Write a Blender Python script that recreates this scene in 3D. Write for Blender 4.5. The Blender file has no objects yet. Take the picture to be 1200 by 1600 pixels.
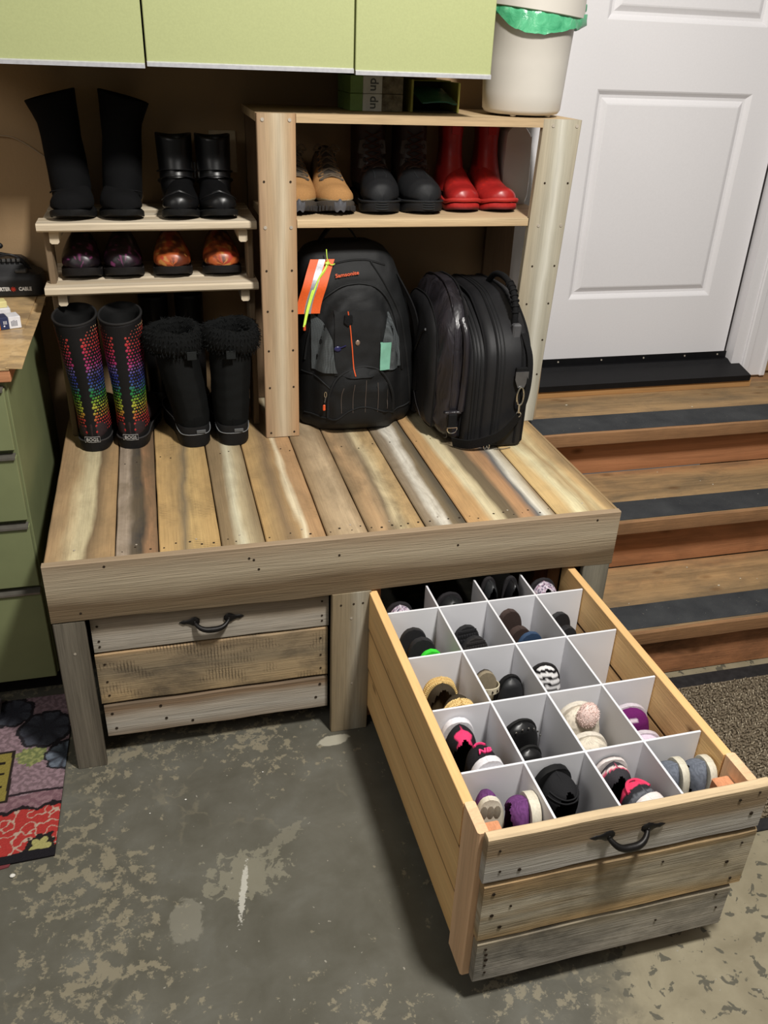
import bpy, bmesh, math, random
import numpy as np
from mathutils import Vector, Matrix, noise as mn

random.seed(7)
S = bpy.context.scene
COL = S.collection
PI = math.pi

# ------------------------------------------------------------------ camera, world, lamps, exposure
cam_d = bpy.data.cameras.new('camera')
cam = bpy.data.objects.new('camera', cam_d); COL.objects.link(cam)
cam.location = (0.2801, -2.4203, 1.5187)
cam.rotation_euler = (1.0718, -0.0364, -0.2495)
cam_d.sensor_fit = 'VERTICAL'; cam_d.sensor_height = 36.0
cam_d.lens = 1330.87/1600*36
cam_d.clip_start = 0.05
S.camera = cam

w = bpy.data.worlds.new('world'); S.world = w; w.use_nodes = True
bg = w.node_tree.nodes['Background']
bg.inputs[0].default_value = (1.0, 0.97, 0.93, 1); bg.inputs[1].default_value = 0.115

def area(name, loc, target, size, power, col=(1, 1, 1), sy=None):
    d = bpy.data.lights.new(name, 'AREA'); d.energy = power; d.color = col
    d.shape = 'RECTANGLE'; d.size = size; d.size_y = sy or size
    o = bpy.data.objects.new(name, d); COL.objects.link(o); o.location = loc
    o.rotation_euler = (Vector(target)-Vector(loc)).to_track_quat('-Z', 'Y').to_euler()
    return o
area('ceiling_lamp', (1.08, -1.95, 2.85), (0.85, -0.8, 0.0), 0.20, 88, (1.0, 0.965, 0.91), 0.32)
area('fill_light', (-1.5, -2.7, 2.6), (0.6, -0.9, 0.3), 1.2, 17, (1.0, 0.95, 0.88))  # added soft fill out of view, lifts the left-facing sides

S.view_settings.view_transform = 'Standard'
S.view_settings.look = 'None'
S.view_settings.gamma = 1.0
S.view_settings.use_curve_mapping = False
S.view_settings.exposure = 0.0

# ------------------------------------------------------------------ small helpers
def L1(c):
    c = c/255.0
    return c/12.92 if c <= 0.04045 else ((c+0.055)/1.055)**2.4
def C(r, g, b): return (L1(r), L1(g), L1(b), 1.0)
def sm(e0, e1, x):
    t = max(0.0, min(1.0, (x-e0)/(e1-e0))); return t*t*(3-2*t)
def I(x, pts): return float(np.interp(x, [p[0] for p in pts], [p[1] for p in pts]))

class N:
    """tiny node-tree writer"""
    def __init__(s, name):
        s.m = bpy.data.materials.new(name); s.m.use_nodes = True
        s.t = s.m.node_tree; s.b = s.t.nodes['Principled BSDF']
        s.tc = s.t.nodes.new('ShaderNodeTexCoord')
    def n(s, typ, **kw):
        x = s.t.nodes.new('ShaderNode'+typ)
        for k, v in kw.items(): setattr(x, k, v)
        return x
    def l(s, a, b): s.t.links.new(a, b)
    def setin(s, sock, v):
        if hasattr(v, 'default_value') and hasattr(v, 'is_linked'): s.l(v, sock)
        else: sock.default_value = v
    def math(s, op, a, b=0.0, clamp=False):
        x = s.n('Math', operation=op, use_clamp=clamp); s.setin(x.inputs[0], a); s.setin(x.inputs[1], b); return x.outputs[0]
    def mapping(s, src, loc=(0, 0, 0), sc=(1, 1, 1), rot=(0, 0, 0)):
        x = s.n('Mapping'); s.l(src, x.inputs[0]); x.inputs[1].default_value = loc
        x.inputs[2].default_value = rot; x.inputs[3].default_value = sc; return x.outputs[0]
    def noise(s, src, scale=5, detail=4, rough=0.55, dist=0):
        x = s.n('TexNoise'); s.l(src, x.inputs['Vector']); x.inputs['Scale'].default_value = scale
        x.inputs['Detail'].default_value = detail; x.inputs['Roughness'].default_value = rough
        x.inputs['Distortion'].default_value = dist; return x.outputs[0]
    def ramp(s, fac, pts, interp='LINEAR'):
        x = s.n('ValToRGB'); s.l(fac, x.inputs[0]); r = x.color_ramp; r.interpolation = interp
        while len(r.elements) > 1: r.elements.remove(r.elements[-1])
        r.elements[0].position = pts[0][0]; r.elements[0].color = pts[0][1]
        for p, c in pts[1:]:
            e = r.elements.new(p); e.color = c
        return x.outputs[0]
    def mix(s, fac, a, b, mode='MIX'):
        x = s.n('Mix', data_type='RGBA', blend_type=mode); s.setin(x.inputs[0], fac)
        s.setin(x.inputs[6], a); s.setin(x.inputs[7], b); return x.outputs[2]
    def bump(s, h, strength=0.3, dist=0.002):
        x = s.n('Bump'); x.inputs['Strength'].default_value = strength; x.inputs['Distance'].default_value = dist
        s.l(h, x.inputs['Height']); s.l(x.outputs[0], s.b.inputs['Normal'])
    def out(s, col, rough=0.6, spec=0.5, metal=0.0):
        s.setin(s.b.inputs['Base Color'], col); s.setin(s.b.inputs['Roughness'], rough)
        s.b.inputs['Specular IOR Level'].default_value = spec; s.b.inputs['Metallic'].default_value = metal
        return s.m

def g(v): return (v, v, v, 1)

def plain(name, col, rough=0.6, spec=0.5, metal=0.0, nscale=40, var=0.12, bump=0.15, bd=0.001, detail=3):
    s = N(name); o = s.tc.outputs['Object']
    n = s.noise(o, nscale, detail)
    lo = tuple(c*(1-var) for c in col[:3])+(1,); hi = tuple(min(1, c*(1+var)) for c in col[:3])+(1,)
    c = s.ramp(n, [(0.3, lo), (0.7, hi)])
    if bump: s.bump(n, bump, bd)
    return s.out(c, rough, spec, metal)

def attr_mat(name, rough=0.7, spec=0.4, nscale=150, bump=0.2, bd=0.0008, sheen=0):
    s = N(name)
    a = s.n('Attribute', attribute_name='Col')
    n = s.noise(s.tc.outputs['Object'], nscale, 3)
    c = s.mix(1.0, a.outputs['Color'], s.ramp(n, [(0.3, g(0.82)), (0.7, g(1.0))]), 'MULTIPLY')
    s.bump(n, bump, bd)
    m = s.out(c, rough, spec)
    if sheen: s.b.inputs['Sheen Weight'].default_value = sheen
    return m

def wood(name, ramp, long='X', cross='Y', width=0.14, seed=0, warp=0.25, grain=0.35, saw=0.0, sawc=C(70, 55, 38),
         dirt=0.0, dirtc=C(70, 62, 50), rough=0.72, bump=0.5, ends=0.0, length=0.9, ring=0.35, knots=0.0, spec=0.25):
    """weathered board: colour runs across the board, stretched along its grain"""
    def ds(c, k=0.15):
        l = .3*c[0]+.59*c[1]+.11*c[2]; q = [v+(l-v)*k for v in c[:3]]; q[1] *= 1.035 if long == 'Y' else 1.0; return tuple(q)+(1,)
    ramp = [(p, ds(c)) for p, c in ramp]; dirtc = ds(dirtc)
    s = N(name); o = s.tc.outputs['Object']
    ax = 'XYZ'.index(long); cx = 'XYZ'.index(cross)
    def sc(lo, cr, th):
        v = [th]*3; v[ax] = lo; v[cx] = cr; return tuple(v)
    off = (seed*1.37 % 9, seed*2.11 % 7, seed*0.73 % 5)
    low = s.noise(s.mapping(o, off, sc(1.6, 9, 3)), 1.0, 4, 0.55, 0.3)
    sep = s.n('SeparateXYZ'); s.l(o, sep.inputs[0])
    u = s.math('ADD', s.math('MULTIPLY', sep.outputs[cx], 1.0/width), 0.5)
    u = s.math('ADD', u, s.math('MULTIPLY', s.math('SUBTRACT', low, 0.5), warp*2.2))
    col = s.ramp(u, ramp)
    # growth rings as distorted fine bands along the grain
    rg = s.noise(s.mapping(o, off, sc(1.2, 38, 10)), 1.0, 5, 0.6, 0.6)
    col = s.mix(ring, col, s.mix(1.0, col, s.ramp(rg, [(0.35, g(0.62)), (0.5, g(0.98)), (0.68, g(1.18))]), 'MULTIPLY'))
    fine = s.noise(s.mapping(o, off, sc(9, 300, 120)), 1.0, 3, 0.6)
    col = s.mix(grain, col, s.mix(1.0, col, s.ramp(fine, [(0.32, g(0.62)), (0.6, g(1.1))]), 'MULTIPLY'))
    h = s.math('ADD', fine, s.math('MULTIPLY', rg, 0.8))
    if saw:
        wv = s.n('TexWave', wave_type='BANDS', bands_direction=long); s.l(s.mapping(o, off), wv.inputs[0])
        wv.inputs['Scale'].default_value = 42; wv.inputs['Distortion'].default_value = 1.6; wv.inputs['Detail'].default_value = 3
        wv.inputs['Detail Scale'].default_value = 3
        msk = s.noise(s.mapping(o, (off[1], off[0], 3), sc(5, 9, 5)), 1.6, 3)
        f = s.math('MULTIPLY', s.ramp(wv.outputs[0], [(0.0, g(1)), (0.5, g(0))]), s.ramp(msk, [(0.50, g(0)), (0.64, g(1))]))
        col = s.mix(s.math('MULTIPLY', f, saw), col, sawc)
        h = s.math('ADD', h, s.math('MULTIPLY', f, -1.2))
    if dirt:
        dn = s.noise(s.mapping(o, (off[2]+4, off[0], off[1]), sc(3.5, 8, 6)), 1.5, 6, 0.68, 0.4)
        col = s.mix(s.math('MULTIPLY', s.ramp(dn, [(0.43, g(0)), (0.66, g(1))]), dirt), col, dirtc)
    if ends:
        e = s.math('ABSOLUTE', sep.outputs[ax]); e = s.math('ADD', e, s.math('MULTIPLY', s.noise(s.mapping(o, off), 22, 4), 0.09))
        e = s.ramp(s.math('MULTIPLY', e, 2.0/length), [(1.01, g(0)), (1.10, g(1))])
        col = s.mix(s.math('MULTIPLY', e, ends), col, C(62, 52, 40))
    if knots:
        vo = s.n('TexVoronoi'); s.l(s.mapping(o, off, sc(5, 11, 0.01)), vo.inputs[0]); vo.inputs['Scale'].default_value = 1.0
        k = s.ramp(vo.outputs['Distance'], [(0.05, g(1)), (0.14, g(0))])
        col = s.mix(s.math('MULTIPLY', k, knots), col, C(95, 60, 30))
    s.bump(h, bump, 0.0016)
    return s.out(col, rough, spec)

# ------------------------------------------------------------------ geometry helpers
class MB:
    def __init__(s): s.v = []; s.f = []; s.c = []; s.mi = []; s.mat_i = 0
    def add(s, vs, fs, col=None):
        b = len(s.v); s.v += [tuple(p) for p in vs]; s.f += [tuple(b+i for i in f) for f in fs]
        s.mi += [s.mat_i]*len(fs)
        if col is None: s.c += [(0.5, 0.5, 0.5, 1)]*len(vs)
        elif isinstance(col, list): s.c += col
        else: s.c += [col]*len(vs)
        return s
    def box(s, x0, x1, y0, y1, z0, z1, col=None):
        v = [(x, y, z) for z in (z0, z1) for y in (y0, y1) for x in (x0, x1)]
        return s.add(v, [(0, 2, 3, 1), (4, 5, 7, 6), (0, 1, 5, 4), (2, 6, 7, 3), (0, 4, 6, 2), (1, 3, 7, 5)], col)
    def bbox(s, x0, x1, y0, y1, z0, z1, b=0.002, col=None):
        """box with chamfered edges"""
        v = []; 
        for sx, x in ((-1, x0), (1, x1)):
            for sy, y in ((-1, y0), (1, y1)):
                for sz, z in ((-1, z0), (1, z1)):
                    v += [(x, y-sy*b, z-sz*b), (x-sx*b, y, z-sz*b), (x-sx*b, y-sy*b, z)]
        bm = bmesh.new()
        for p in v: bm.verts.new(p)
        r = bmesh.ops.convex_hull(bm, input=bm.verts[:]); bm.verts.index_update()
        bmesh.ops.dissolve_limit(bm, angle_limit=0.01, verts=bm.verts[:], edges=bm.edges[:]); bm.verts.index_update()
        s.add([p.co[:] for p in bm.verts], [tuple(q.index for q in f.verts) for f in bm.faces], col); bm.free(); return s
    def rings(s, rs, cap0=True, cap1=True, cols=None, closed=True):
        n = len(rs[0]); vs = [p for r in rs for p in r]; fs = []
        for i in range(len(rs)-1):
            for j in range(n if closed else n-1):
                a = i*n+j; b = i*n+(j+1) % n; fs.append((a, b, b+n, a+n))
        if cap0: fs.append(tuple(reversed(range(n))))
        if cap1: fs.append(tuple((len(rs)-1)*n+j for j in range(n)))
        return s.add(vs, fs, cols)
    def tube(s, path, r, seg=8, col=None, flat=1.0, closed=False, cap=True):
        P = [Vector(p) for p in path]; n = len(P); rs = []
        up = None
        for i, p in enumerate(P):
            if closed: d = P[(i+1) % n]-P[i-1]
            else: d = P[min(i+1, n-1)]-P[max(i-1, 0)]
            d.normalize()
            if up is None:
                up = Vector((0, 0, 1)) if abs(d.z) < 0.9 else Vector((0, 1, 0))
            a = (up-d*up.dot(d)).normalized(); b = d.cross(a); up = a
            ri = r[i] if isinstance(r, (list, tuple)) else r
            rs.append([tuple(p+a*(math.cos(t)*ri*flat)+b*(math.sin(t)*ri)) for t in [2*PI*k/seg for k in range(seg)]])
        if closed: rs.append(rs[0])
        return s.rings(rs, cap and not closed, cap and not closed, col)
    def disc(s, c, nrm, r, seg=12, h=0.0015, col=None):
        c = Vector(c); nrm = Vector(nrm).normalized(); return s.tube([c, c+nrm*h], r, seg, col)
    def prism(s, pts, a0, a1, axis='z', col=None):
        def mk(p, a):
            return {'z': (p[0], p[1], a), 'y': (p[0], a, p[1]), 'x': (a, p[0], p[1])}[axis]
        return s.rings([[mk(p, a0) for p in pts], [mk(p, a1) for p in pts]], True, True, col)
    def ball(s, c, r, seg=12, col=None):
        rx, ry, rz = r if isinstance(r, (tuple, list)) else (r, r, r); rs = []
        for i in range(seg//2+1):
            t = PI*i/(seg//2); q = max(math.sin(t), 0.02)
            rs.append([(c[0]+rx*q*math.cos(2*PI*k/seg), c[1]+ry*q*math.sin(2*PI*k/seg), c[2]-rz*math.cos(t)) for k in range(seg)])
        return s.rings(rs, True, True, col)
    def build(s, name, mat, parent=None, loc=(0, 0, 0), smooth=False, ang=40, kind=None, rot=None):
        me = bpy.data.meshes.new(name); me.from_pydata(s.v, [], s.f)
        bm = bmesh.new(); bm.from_mesh(me); bmesh.ops.recalc_face_normals(bm, faces=bm.faces[:]); bm.to_mesh(me); bm.free()
        a = me.color_attributes.new('Col', 'FLOAT_COLOR', 'POINT')
        a.data.foreach_set('color', [x for c in s.c for x in c])
        for m in (mat if isinstance(mat, (list, tuple)) else [mat]): me.materials.append(m)
        if any(s.mi) : me.polygons.foreach_set('material_index', s.mi)
        if smooth:
            me.polygons.foreach_set('use_smooth', [True]*len(me.polygons))
            if ang < 180: me.set_sharp_from_angle(angle=math.radians(ang))
        me.update()
        o = bpy.data.objects.new(name, me); COL.objects.link(o); o.location = loc
        if rot: o.rotation_euler = rot
        if parent: o.parent = parent
        if kind: o['kind'] = kind
        return o

def tag(o, label=None, cat=None, group=None, kind=None):
    if label: o['label'] = label
    if cat: o['category'] = cat
    if group: o['group'] = group
    if kind: o['kind'] = kind
    return o
def thing(name, label, cat, loc=(0, 0, 0), rot=(0, 0, 0), group=None):
    o = bpy.data.objects.new(name, None); COL.objects.link(o); o.location = loc; o.rotation_euler = rot
    o.empty_display_size = 0.05
    return tag(o, label, cat, group)

def board(name, parent, x0, x1, y0, y1, z0, z1, mat, b=0.002, wob=0.0, seed=0, skew=0.0, label=None):
    """one plank with eased, slightly uneven edges; origin at its middle"""
    c = ((x0+x1)/2, (y0+y1)/2, (z0+z1)/2); d = (x1-x0, y1-y0, z1-z0); ax = d.index(max(d))
    o1, o2 = [i for i in range(3) if i != ax]
    n = 14 if wob else 2; mb = MB(); rs = []
    h1, h2, L = d[o1]/2, d[o2]/2, d[ax]
    for i in range(n):
        t = i/(n-1); ring = []
        for k, (a, e) in enumerate([(-h1+b, -h2), (h1-b, -h2), (h1, -h2+b), (h1, h2-b), (h1-b, h2), (-h1+b, h2), (-h1, h2-b), (-h1, -h2+b)]):
            q = [0, 0, 0]
            wa = wob*mn.noise(Vector((t*L*9+seed*3.1, 1.7 if a > 0 else 5.2, seed)))
            we = wob*mn.noise(Vector((t*L*9+seed*2.3, 8.7 if e > 0 else 3.2, seed+4)))
            q[ax] = -L/2+t*L; q[o1] = a+wa*(1 if h1 > h2 else .3); q[o2] = e+we*(1 if h2 > h1 else .3)
            if skew and ax != 2: q[2] += skew*(t-.5)
            ring.append(tuple(q))
        rs.append(ring)
    mb.rings(rs)
    o = mb.build(name, mat, parent, c)
    if label: o['label'] = label
    return o

def spline(pts, n=60, closed=False):
    P = [Vector(p) for p in pts]; m = len(P); out = []
    segs = m if closed else m-1
    for i in range(n):
        t = i/(n if closed else n-1)*segs; k = min(int(t), segs-1); f = t-k
        gi = (lambda j: P[j % m]) if closed else (lambda j: P[max(0, min(m-1, j))])
        p0, p1, p2, p3 = gi(k-1), gi(k), gi(k+1), gi(k+2)
        out.append(0.5*((2*p1)+(p2-p0)*f+(2*p0-5*p1+4*p2-p3)*f*f+(3*p1-p0-3*p2+p3)*f**3))
    return out

def text(name, body, size, mat, parent, loc, rot, ext=0.0006, align='CENTER', shear=0, sx=1.0, bold=0.0):
    cu = bpy.data.curves.new(name, 'FONT'); cu.body = body; cu.size = size; cu.extrude = ext
    cu.align_x = align; cu.align_y = 'CENTER'; cu.shear = shear; cu.offset = bold; cu.resolution_u = 3
    t = bpy.data.objects.new(name, cu); COL.objects.link(t)
    dg = bpy.context.evaluated_depsgraph_get(); dg.update()
    me = bpy.data.meshes.new_from_object(t.evaluated_get(dg))
    bpy.data.objects.remove(t)
    me.materials.clear(); me.materials.append(mat)
    o = bpy.data.objects.new(name, me); COL.objects.link(o); o.location = loc; o.rotation_euler = rot; o.scale = (sx, 1, 1)
    if parent: o.parent = parent
    return o

def ribbon(mb, path, wdt, nrm, th=0.002, col=None):
    """flat webbing following a path; nrm = direction of its width"""
    P = [Vector(p) for p in path]; rs = []
    for i, p in enumerate(P):
        d = (P[min(i+1, len(P)-1)]-P[max(i-1, 0)]).normalized()
        wv = Vector(nrm[i] if isinstance(nrm, list) else nrm); wv = (wv-d*wv.dot(d)).normalized(); q = d.cross(wv)
        rs.append([tuple(p+wv*wdt/2+q*th/2), tuple(p-wv*wdt/2+q*th/2), tuple(p-wv*wdt/2-q*th/2), tuple(p+wv*wdt/2-q*th/2)])
    mb.rings(rs, True, True, col); return mb

H = 0.561      # bench top
WALL = 0.10    # back wall plane

# ------------------------------------------------------------------ shared materials
M_black_metal = plain('black_iron', C(34, 32, 31), 0.45, 0.5, 0.6, 90, 0.2, 0.3)
M_screw = plain('screw_steel', C(190, 180, 165), 0.4, 0.5, 0.25, 60, 0.1, 0)
M_hole = plain('nail_hole', C(52, 43, 34), 0.9, 0.1, 0, 60, 0.1, 0)
M_chrome = plain('chrome', C(215, 212, 205), 0.18, 0.5, 1.0, 30, 0.05, 0)
M_white_board = plain('white_melamine', C(226, 226, 230), 0.45, 0.4, 0, 8, 0.02, 0)

# ================================================================== SETTING
def floor_material():
    s = N('garage_concrete'); o = s.tc.outputs['Object']
    big = s.noise(o, 2.2, 4, 0.55, 0.4); mid = s.noise(s.mapping(o, (3, 1, 0)), 9, 5, 0.6, 0.3)
    base = s.ramp(big, [(0.32, C(84, 83, 74)), (0.5, C(95, 94, 85)), (0.68, C(108, 107, 98))])
    base = s.mix(0.5, base, s.ramp(mid, [(0.3, C(76, 72, 61)), (0.55, C(95, 92, 82)), (0.75, C(112, 111, 103))]))
    # flaked coating: crisp-edged pale islands and veins
    fl = s.noise(s.mapping(o, (7, 2, 0)), 34, 8, 0.70, 0.15)
    reg = s.noise(s.mapping(o, (1, 9, 0)), 3.2, 3, 0.5, 0.2)
    f = s.math('ADD', fl, s.math('MULTIPLY', s.math('SUBTRACT', reg, 0.5), 0.55))
    ctr = s.n('VectorMath', operation='DISTANCE'); s.l(o, ctr.inputs[0]); ctr.inputs[1].default_value = (0.46, -1.22, 0)
    f = s.math('SUBTRACT', f, s.ramp(ctr.outputs['Value'], [(0.12, g(0.10)), (0.34, g(0.0))]))
    m1 = s.ramp(f, [(0.565, g(0)), (0.60, g(1))])
    base = s.mix(s.math('MULTIPLY', m1, 0.72), base, C(142, 134, 113))
    vo = s.n('TexVoronoi', feature='DISTANCE_TO_EDGE'); 
    wp = s.n('VectorMath', operation='ADD'); s.l(o, wp.inputs[0])
    nz = s.n('TexNoise'); s.l(o, nz.inputs['Vector']); nz.inputs['Scale'].default_value = 9; nz.inputs['Detail'].default_value = 5
    ms = s.n('VectorMath', operation='SCALE'); s.l(nz.outputs['Color'], ms.inputs[0]); ms.inputs['Scale'].default_value = 0.22
    s.l(ms.outputs[0], wp.inputs[1]); s.l(wp.outputs[0], vo.inputs[0]); vo.inputs['Scale'].default_value = 3.0
    vein = s.ramp(s.math('ADD', vo.outputs['Distance'], s.math('MULTIPLY', s.noise(o, 30, 4), 0.10)), [(0.050, g(1)), (0.068, g(0))])
    vreg = s.ramp(s.noise(s.mapping(o, (4, 4, 1)), 2.6, 3), [(0.5, g(0)), (0.6, g(1))])
    base = s.mix(s.math('MULTIPLY', s.math('MULTIPLY', vein, vreg), 0.22), base, C(147, 138, 115))
    # damp dark spots with pale rims in the bare lower right
    sep = s.n('SeparateXYZ'); s.l(o, sep.inputs[0])
    rr = s.math('ADD', s.math('MULTIPLY', sep.outputs[0], 1.0), s.math('MULTIPLY', sep.outputs[1], -0.5))
    rr = s.math('ADD', rr, s.math('MULTIPLY', mid, 0.3))
    area_m = s.ramp(s.math('MULTIPLY', rr, 0.5), [(0.93, g(0)), (1.0, g(1))])
    bare = s.ramp(mid, [(0.3, C(128, 120, 99)), (0.7, C(150, 142, 119))])
    sp = s.noise(s.mapping(o, (2, 8, 0)), 34, 4, 0.55, 0.6)
    bare = s.mix(s.ramp(sp, [(0.585, g(0)), (0.61, g(1))]), bare, C(90, 87, 75))
    base = s.mix(area_m, base, bare)
    # ellipse helper for individual marks
    def mark(cx, cy, rx, ry, rot, col, amt, ns=20, nd=0.9, base=base):
        mp = s.mapping(o, (0, 0, 0)); 
        mpn = s.n('Mapping', vector_type='TEXTURE'); s.l(o, mpn.inputs[0]); mpn.inputs[1].default_value = (cx, cy, 0)
        mpn.inputs[2].default_value = (0, 0, rot); mpn.inputs[3].default_value = (rx, ry, 1)
        sx = s.n('SeparateXYZ'); s.l(mpn.outputs[0], sx.inputs[0])
        d = s.math('SQRT', s.math('ADD', s.math('POWER', s.math('ABSOLUTE', sx.outputs[0]), 2), s.math('POWER', s.math('ABSOLUTE', sx.outputs[1]), 2)))
        d = s.math('ADD', d, s.math('MULTIPLY', s.math('SUBTRACT', s.noise(o, ns, 6, 0.65, 0.5), 0.5), nd*2))
        return s.mix(s.math('MULTIPLY', s.ramp(d, [(0.85, g(1)), (1.05, g(0))]), amt), base, col)
    base = mark(0.352, -1.205, 0.075, 0.058, 0.3, C(142, 138, 120), 0.55, 42, 2.0, base)
    base = mark(0.225, -1.285, 0.034, 0.055, -0.2, C(134, 131, 118), 0.6, 30, 0.9, base)
    base = mark(0.44, -1.13, 0.05, 0.018, 0.6, C(134, 130, 114), 0.5, 50, 1.9, base)
    base = mark(0.340, -1.246, 0.0075, 0.072, -0.2, C(196, 194, 184), 0.75, 120, 1.3, base)
    base = mark(0.606, -0.860, 0.044, 0.019, 0.12, C(172, 168, 152), 0.9, 26, 0.45, base)
    dust = s.noise(s.mapping(o, (5, 5, 5)), 85, 3, 0.5)
    base = s.mix(s.ramp(dust, [(0.715, g(0)), (0.735, g(1))]), base, C(150, 146, 134))
    s.bump(s.math('ADD', s.math('MULTIPLY', fl, 0.6), s.math('MULTIPLY', s.noise(o, 90, 4), 0.4)), 0.25, 0.002)
    rgh = s.ramp(mid, [(0.3, g(0.42)), (0.7, g(0.62))])
    s.out(base, 0.5, 0.35); s.l(rgh, s.b.inputs['Roughness'])
    return s.m
MB().box(-2.6, 4.2, -5.0, WALL+0.1, -0.12, 0).build('floor', floor_material()).__setitem__('kind', 'structure')

def wall_mat():
    s = N('tan_wall_paint'); o = s.tc.outputs['Object']
    n = s.noise(o, 130, 4, 0.6); b = s.noise(o, 3, 3)
    c = s.ramp(b, [(0.3, C(150, 124, 92)), (0.7, C(160, 134, 101))]); s.bump(n, 0.35, 0.0015); return s.out(c, 0.75, 0.2)
tag(MB().box(-2.6, 1.40, WALL, WALL+0.12, 0, 2.75).build('wall_back', wall_mat()), kind='structure')
tag(MB().box(2.30, 4.2, WALL, WALL+0.12, 0, 2.75).build('wall_back_right', wall_mat()), kind='structure')
tag(MB().box(1.40, 2.30, WALL+0.02, WALL+0.12, 2.05, 2.75).build('wall_over_door', wall_mat()), kind='structure')
plyw = wood('plywood_skirt', [(0, C(150, 120, 75)), (1, C(165, 132, 85))], 'X', 'Z', 0.4, 41)
tag(MB().box(2.36, 3.2, WALL-0.012, WALL, 0.545, 1.2).build('baseboard_right', plyw), kind='structure')
# ------------------------------------------------------------------ door, casing and sill (parts of the setting)
M_door = plain('door_paint', C(222, 220, 222), 0.42, 0.45, 0, 160, 0.015, 0.12, 0.0006)
DX0, DX1, DZ0, DZ1 = 1.452, 2.196, 0.623, 2.02
def door_leaf():
    """slab whose front face carries two moulded panels"""
    yf = 0.100
    px = [(1.566, 2.086)]; pz = [(0.822, 1.436), (1.612, 1.90)]
    mb = MB(); mb.box(DX0, DX1, yf+0.012, yf+0.045, DZ0, DZ1)
    x0, x1 = px[0]
    mb.box(DX0, x0, yf, yf+0.014, DZ0, DZ1); mb.box(x1, DX1, yf, yf+0.014, DZ0, DZ1)
    zs = [DZ0, pz[0][0], pz[0][1], pz[1][0], pz[1][1], DZ1]
    for a, b in ((0, 1), (2, 3), (4, 5)): mb.box(x0, x1, yf, yf+0.014, zs[a], zs[b])
    return mb, px, pz, yf
mb, px, pz, yf = door_leaf()
door = mb.build('door_1', M_door); tag(door, kind='structure')
for (za, zb) in pz:
    x0, x1 = px[0]; m = MB()
    def loop(i, y): return [(x0+i, y, za+i), (x1-i, y, za+i), (x1-i, y, zb-i), (x0+i, y, zb-i)]
    m.rings([loop(0, yf), loop(0.004, yf+0.002), loop(0.014, yf+0.0105), loop(0.022, yf+0.0115), loop(0.036, yf+0.003), loop(0.040, yf+0.002), loop(0.044, yf+0.002)], False, True)
    m.build('panel', M_door, door)
tr = MB()
for x in (1.425,):
    tr.box(x-0.03, x+0.022, 0.088, 0.16, 0.60, 2.06)
tr.bbox(1.305, 1.405, 0.078, 0.112, 0.62, 2.12, 0.006)
tag(tr.build('trim_1', M_door), kind='structure')
tr = MB()
tr.box(2.206, 2.262, 0.060, 0.17, 0.575, 2.06); tr.bbox(2.250, 2.278, 0.050, 0.1, 0.535, 2.12, 0.004)
tr.bbox(2.270, 2.352, 0.064, 0.1, 0.535, 2.12, 0.006); tr.bbox(2.335, 2.358, 0.058, 0.1, 0.535, 2.12, 0.005)
tag(tr.build('trim_2', M_door), kind='structure')
M_gap = plain('door_gap_dark', C(46, 42, 42), 0.8, 0.2)  # dark strip filling the gap beside the door leaf
tag(MB().box(2.1965, 2.2055, 0.103, 0.14, 0.62, 2.02).build('trim_3', M_gap), kind='structure')
tag(MB().box(1.395, 2.36, 0.088, 0.16, 2.03, 2.10).build('trim_4', M_door), kind='structure')
M_sill = plain('black_sill', C(15, 15, 17), 0.5, 0.25, 0, 40, 0.2, 0.1)
sl = MB(); sl.prism([(-0.018, 0.553), (-0.018, 0.572), (0.066, 0.592), (0.082, 0.600), (0.098, 0.601), (0.098, 0.6222), (0.15, 0.6222), (0.15, 0.553)], 1.405, 2.206, 'x')
sl.prism([(-0.018, 0.553), (-0.018, 0.572), (0.058, 0.590), (0.058, 0.553)], 2.206, 2.238, 'x')
tag(sl.build('trim_5', M_sill), kind='structure')
sc_ = MB()
for x in (1.56, 1.72, 1.88, 2.04, 2.17): sc_.disc((x, 0.0975, 0.613), (0, -1, 0), 0.003, 8)
tag(sc_.build('trim_6', M_screw), kind='structure')

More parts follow.
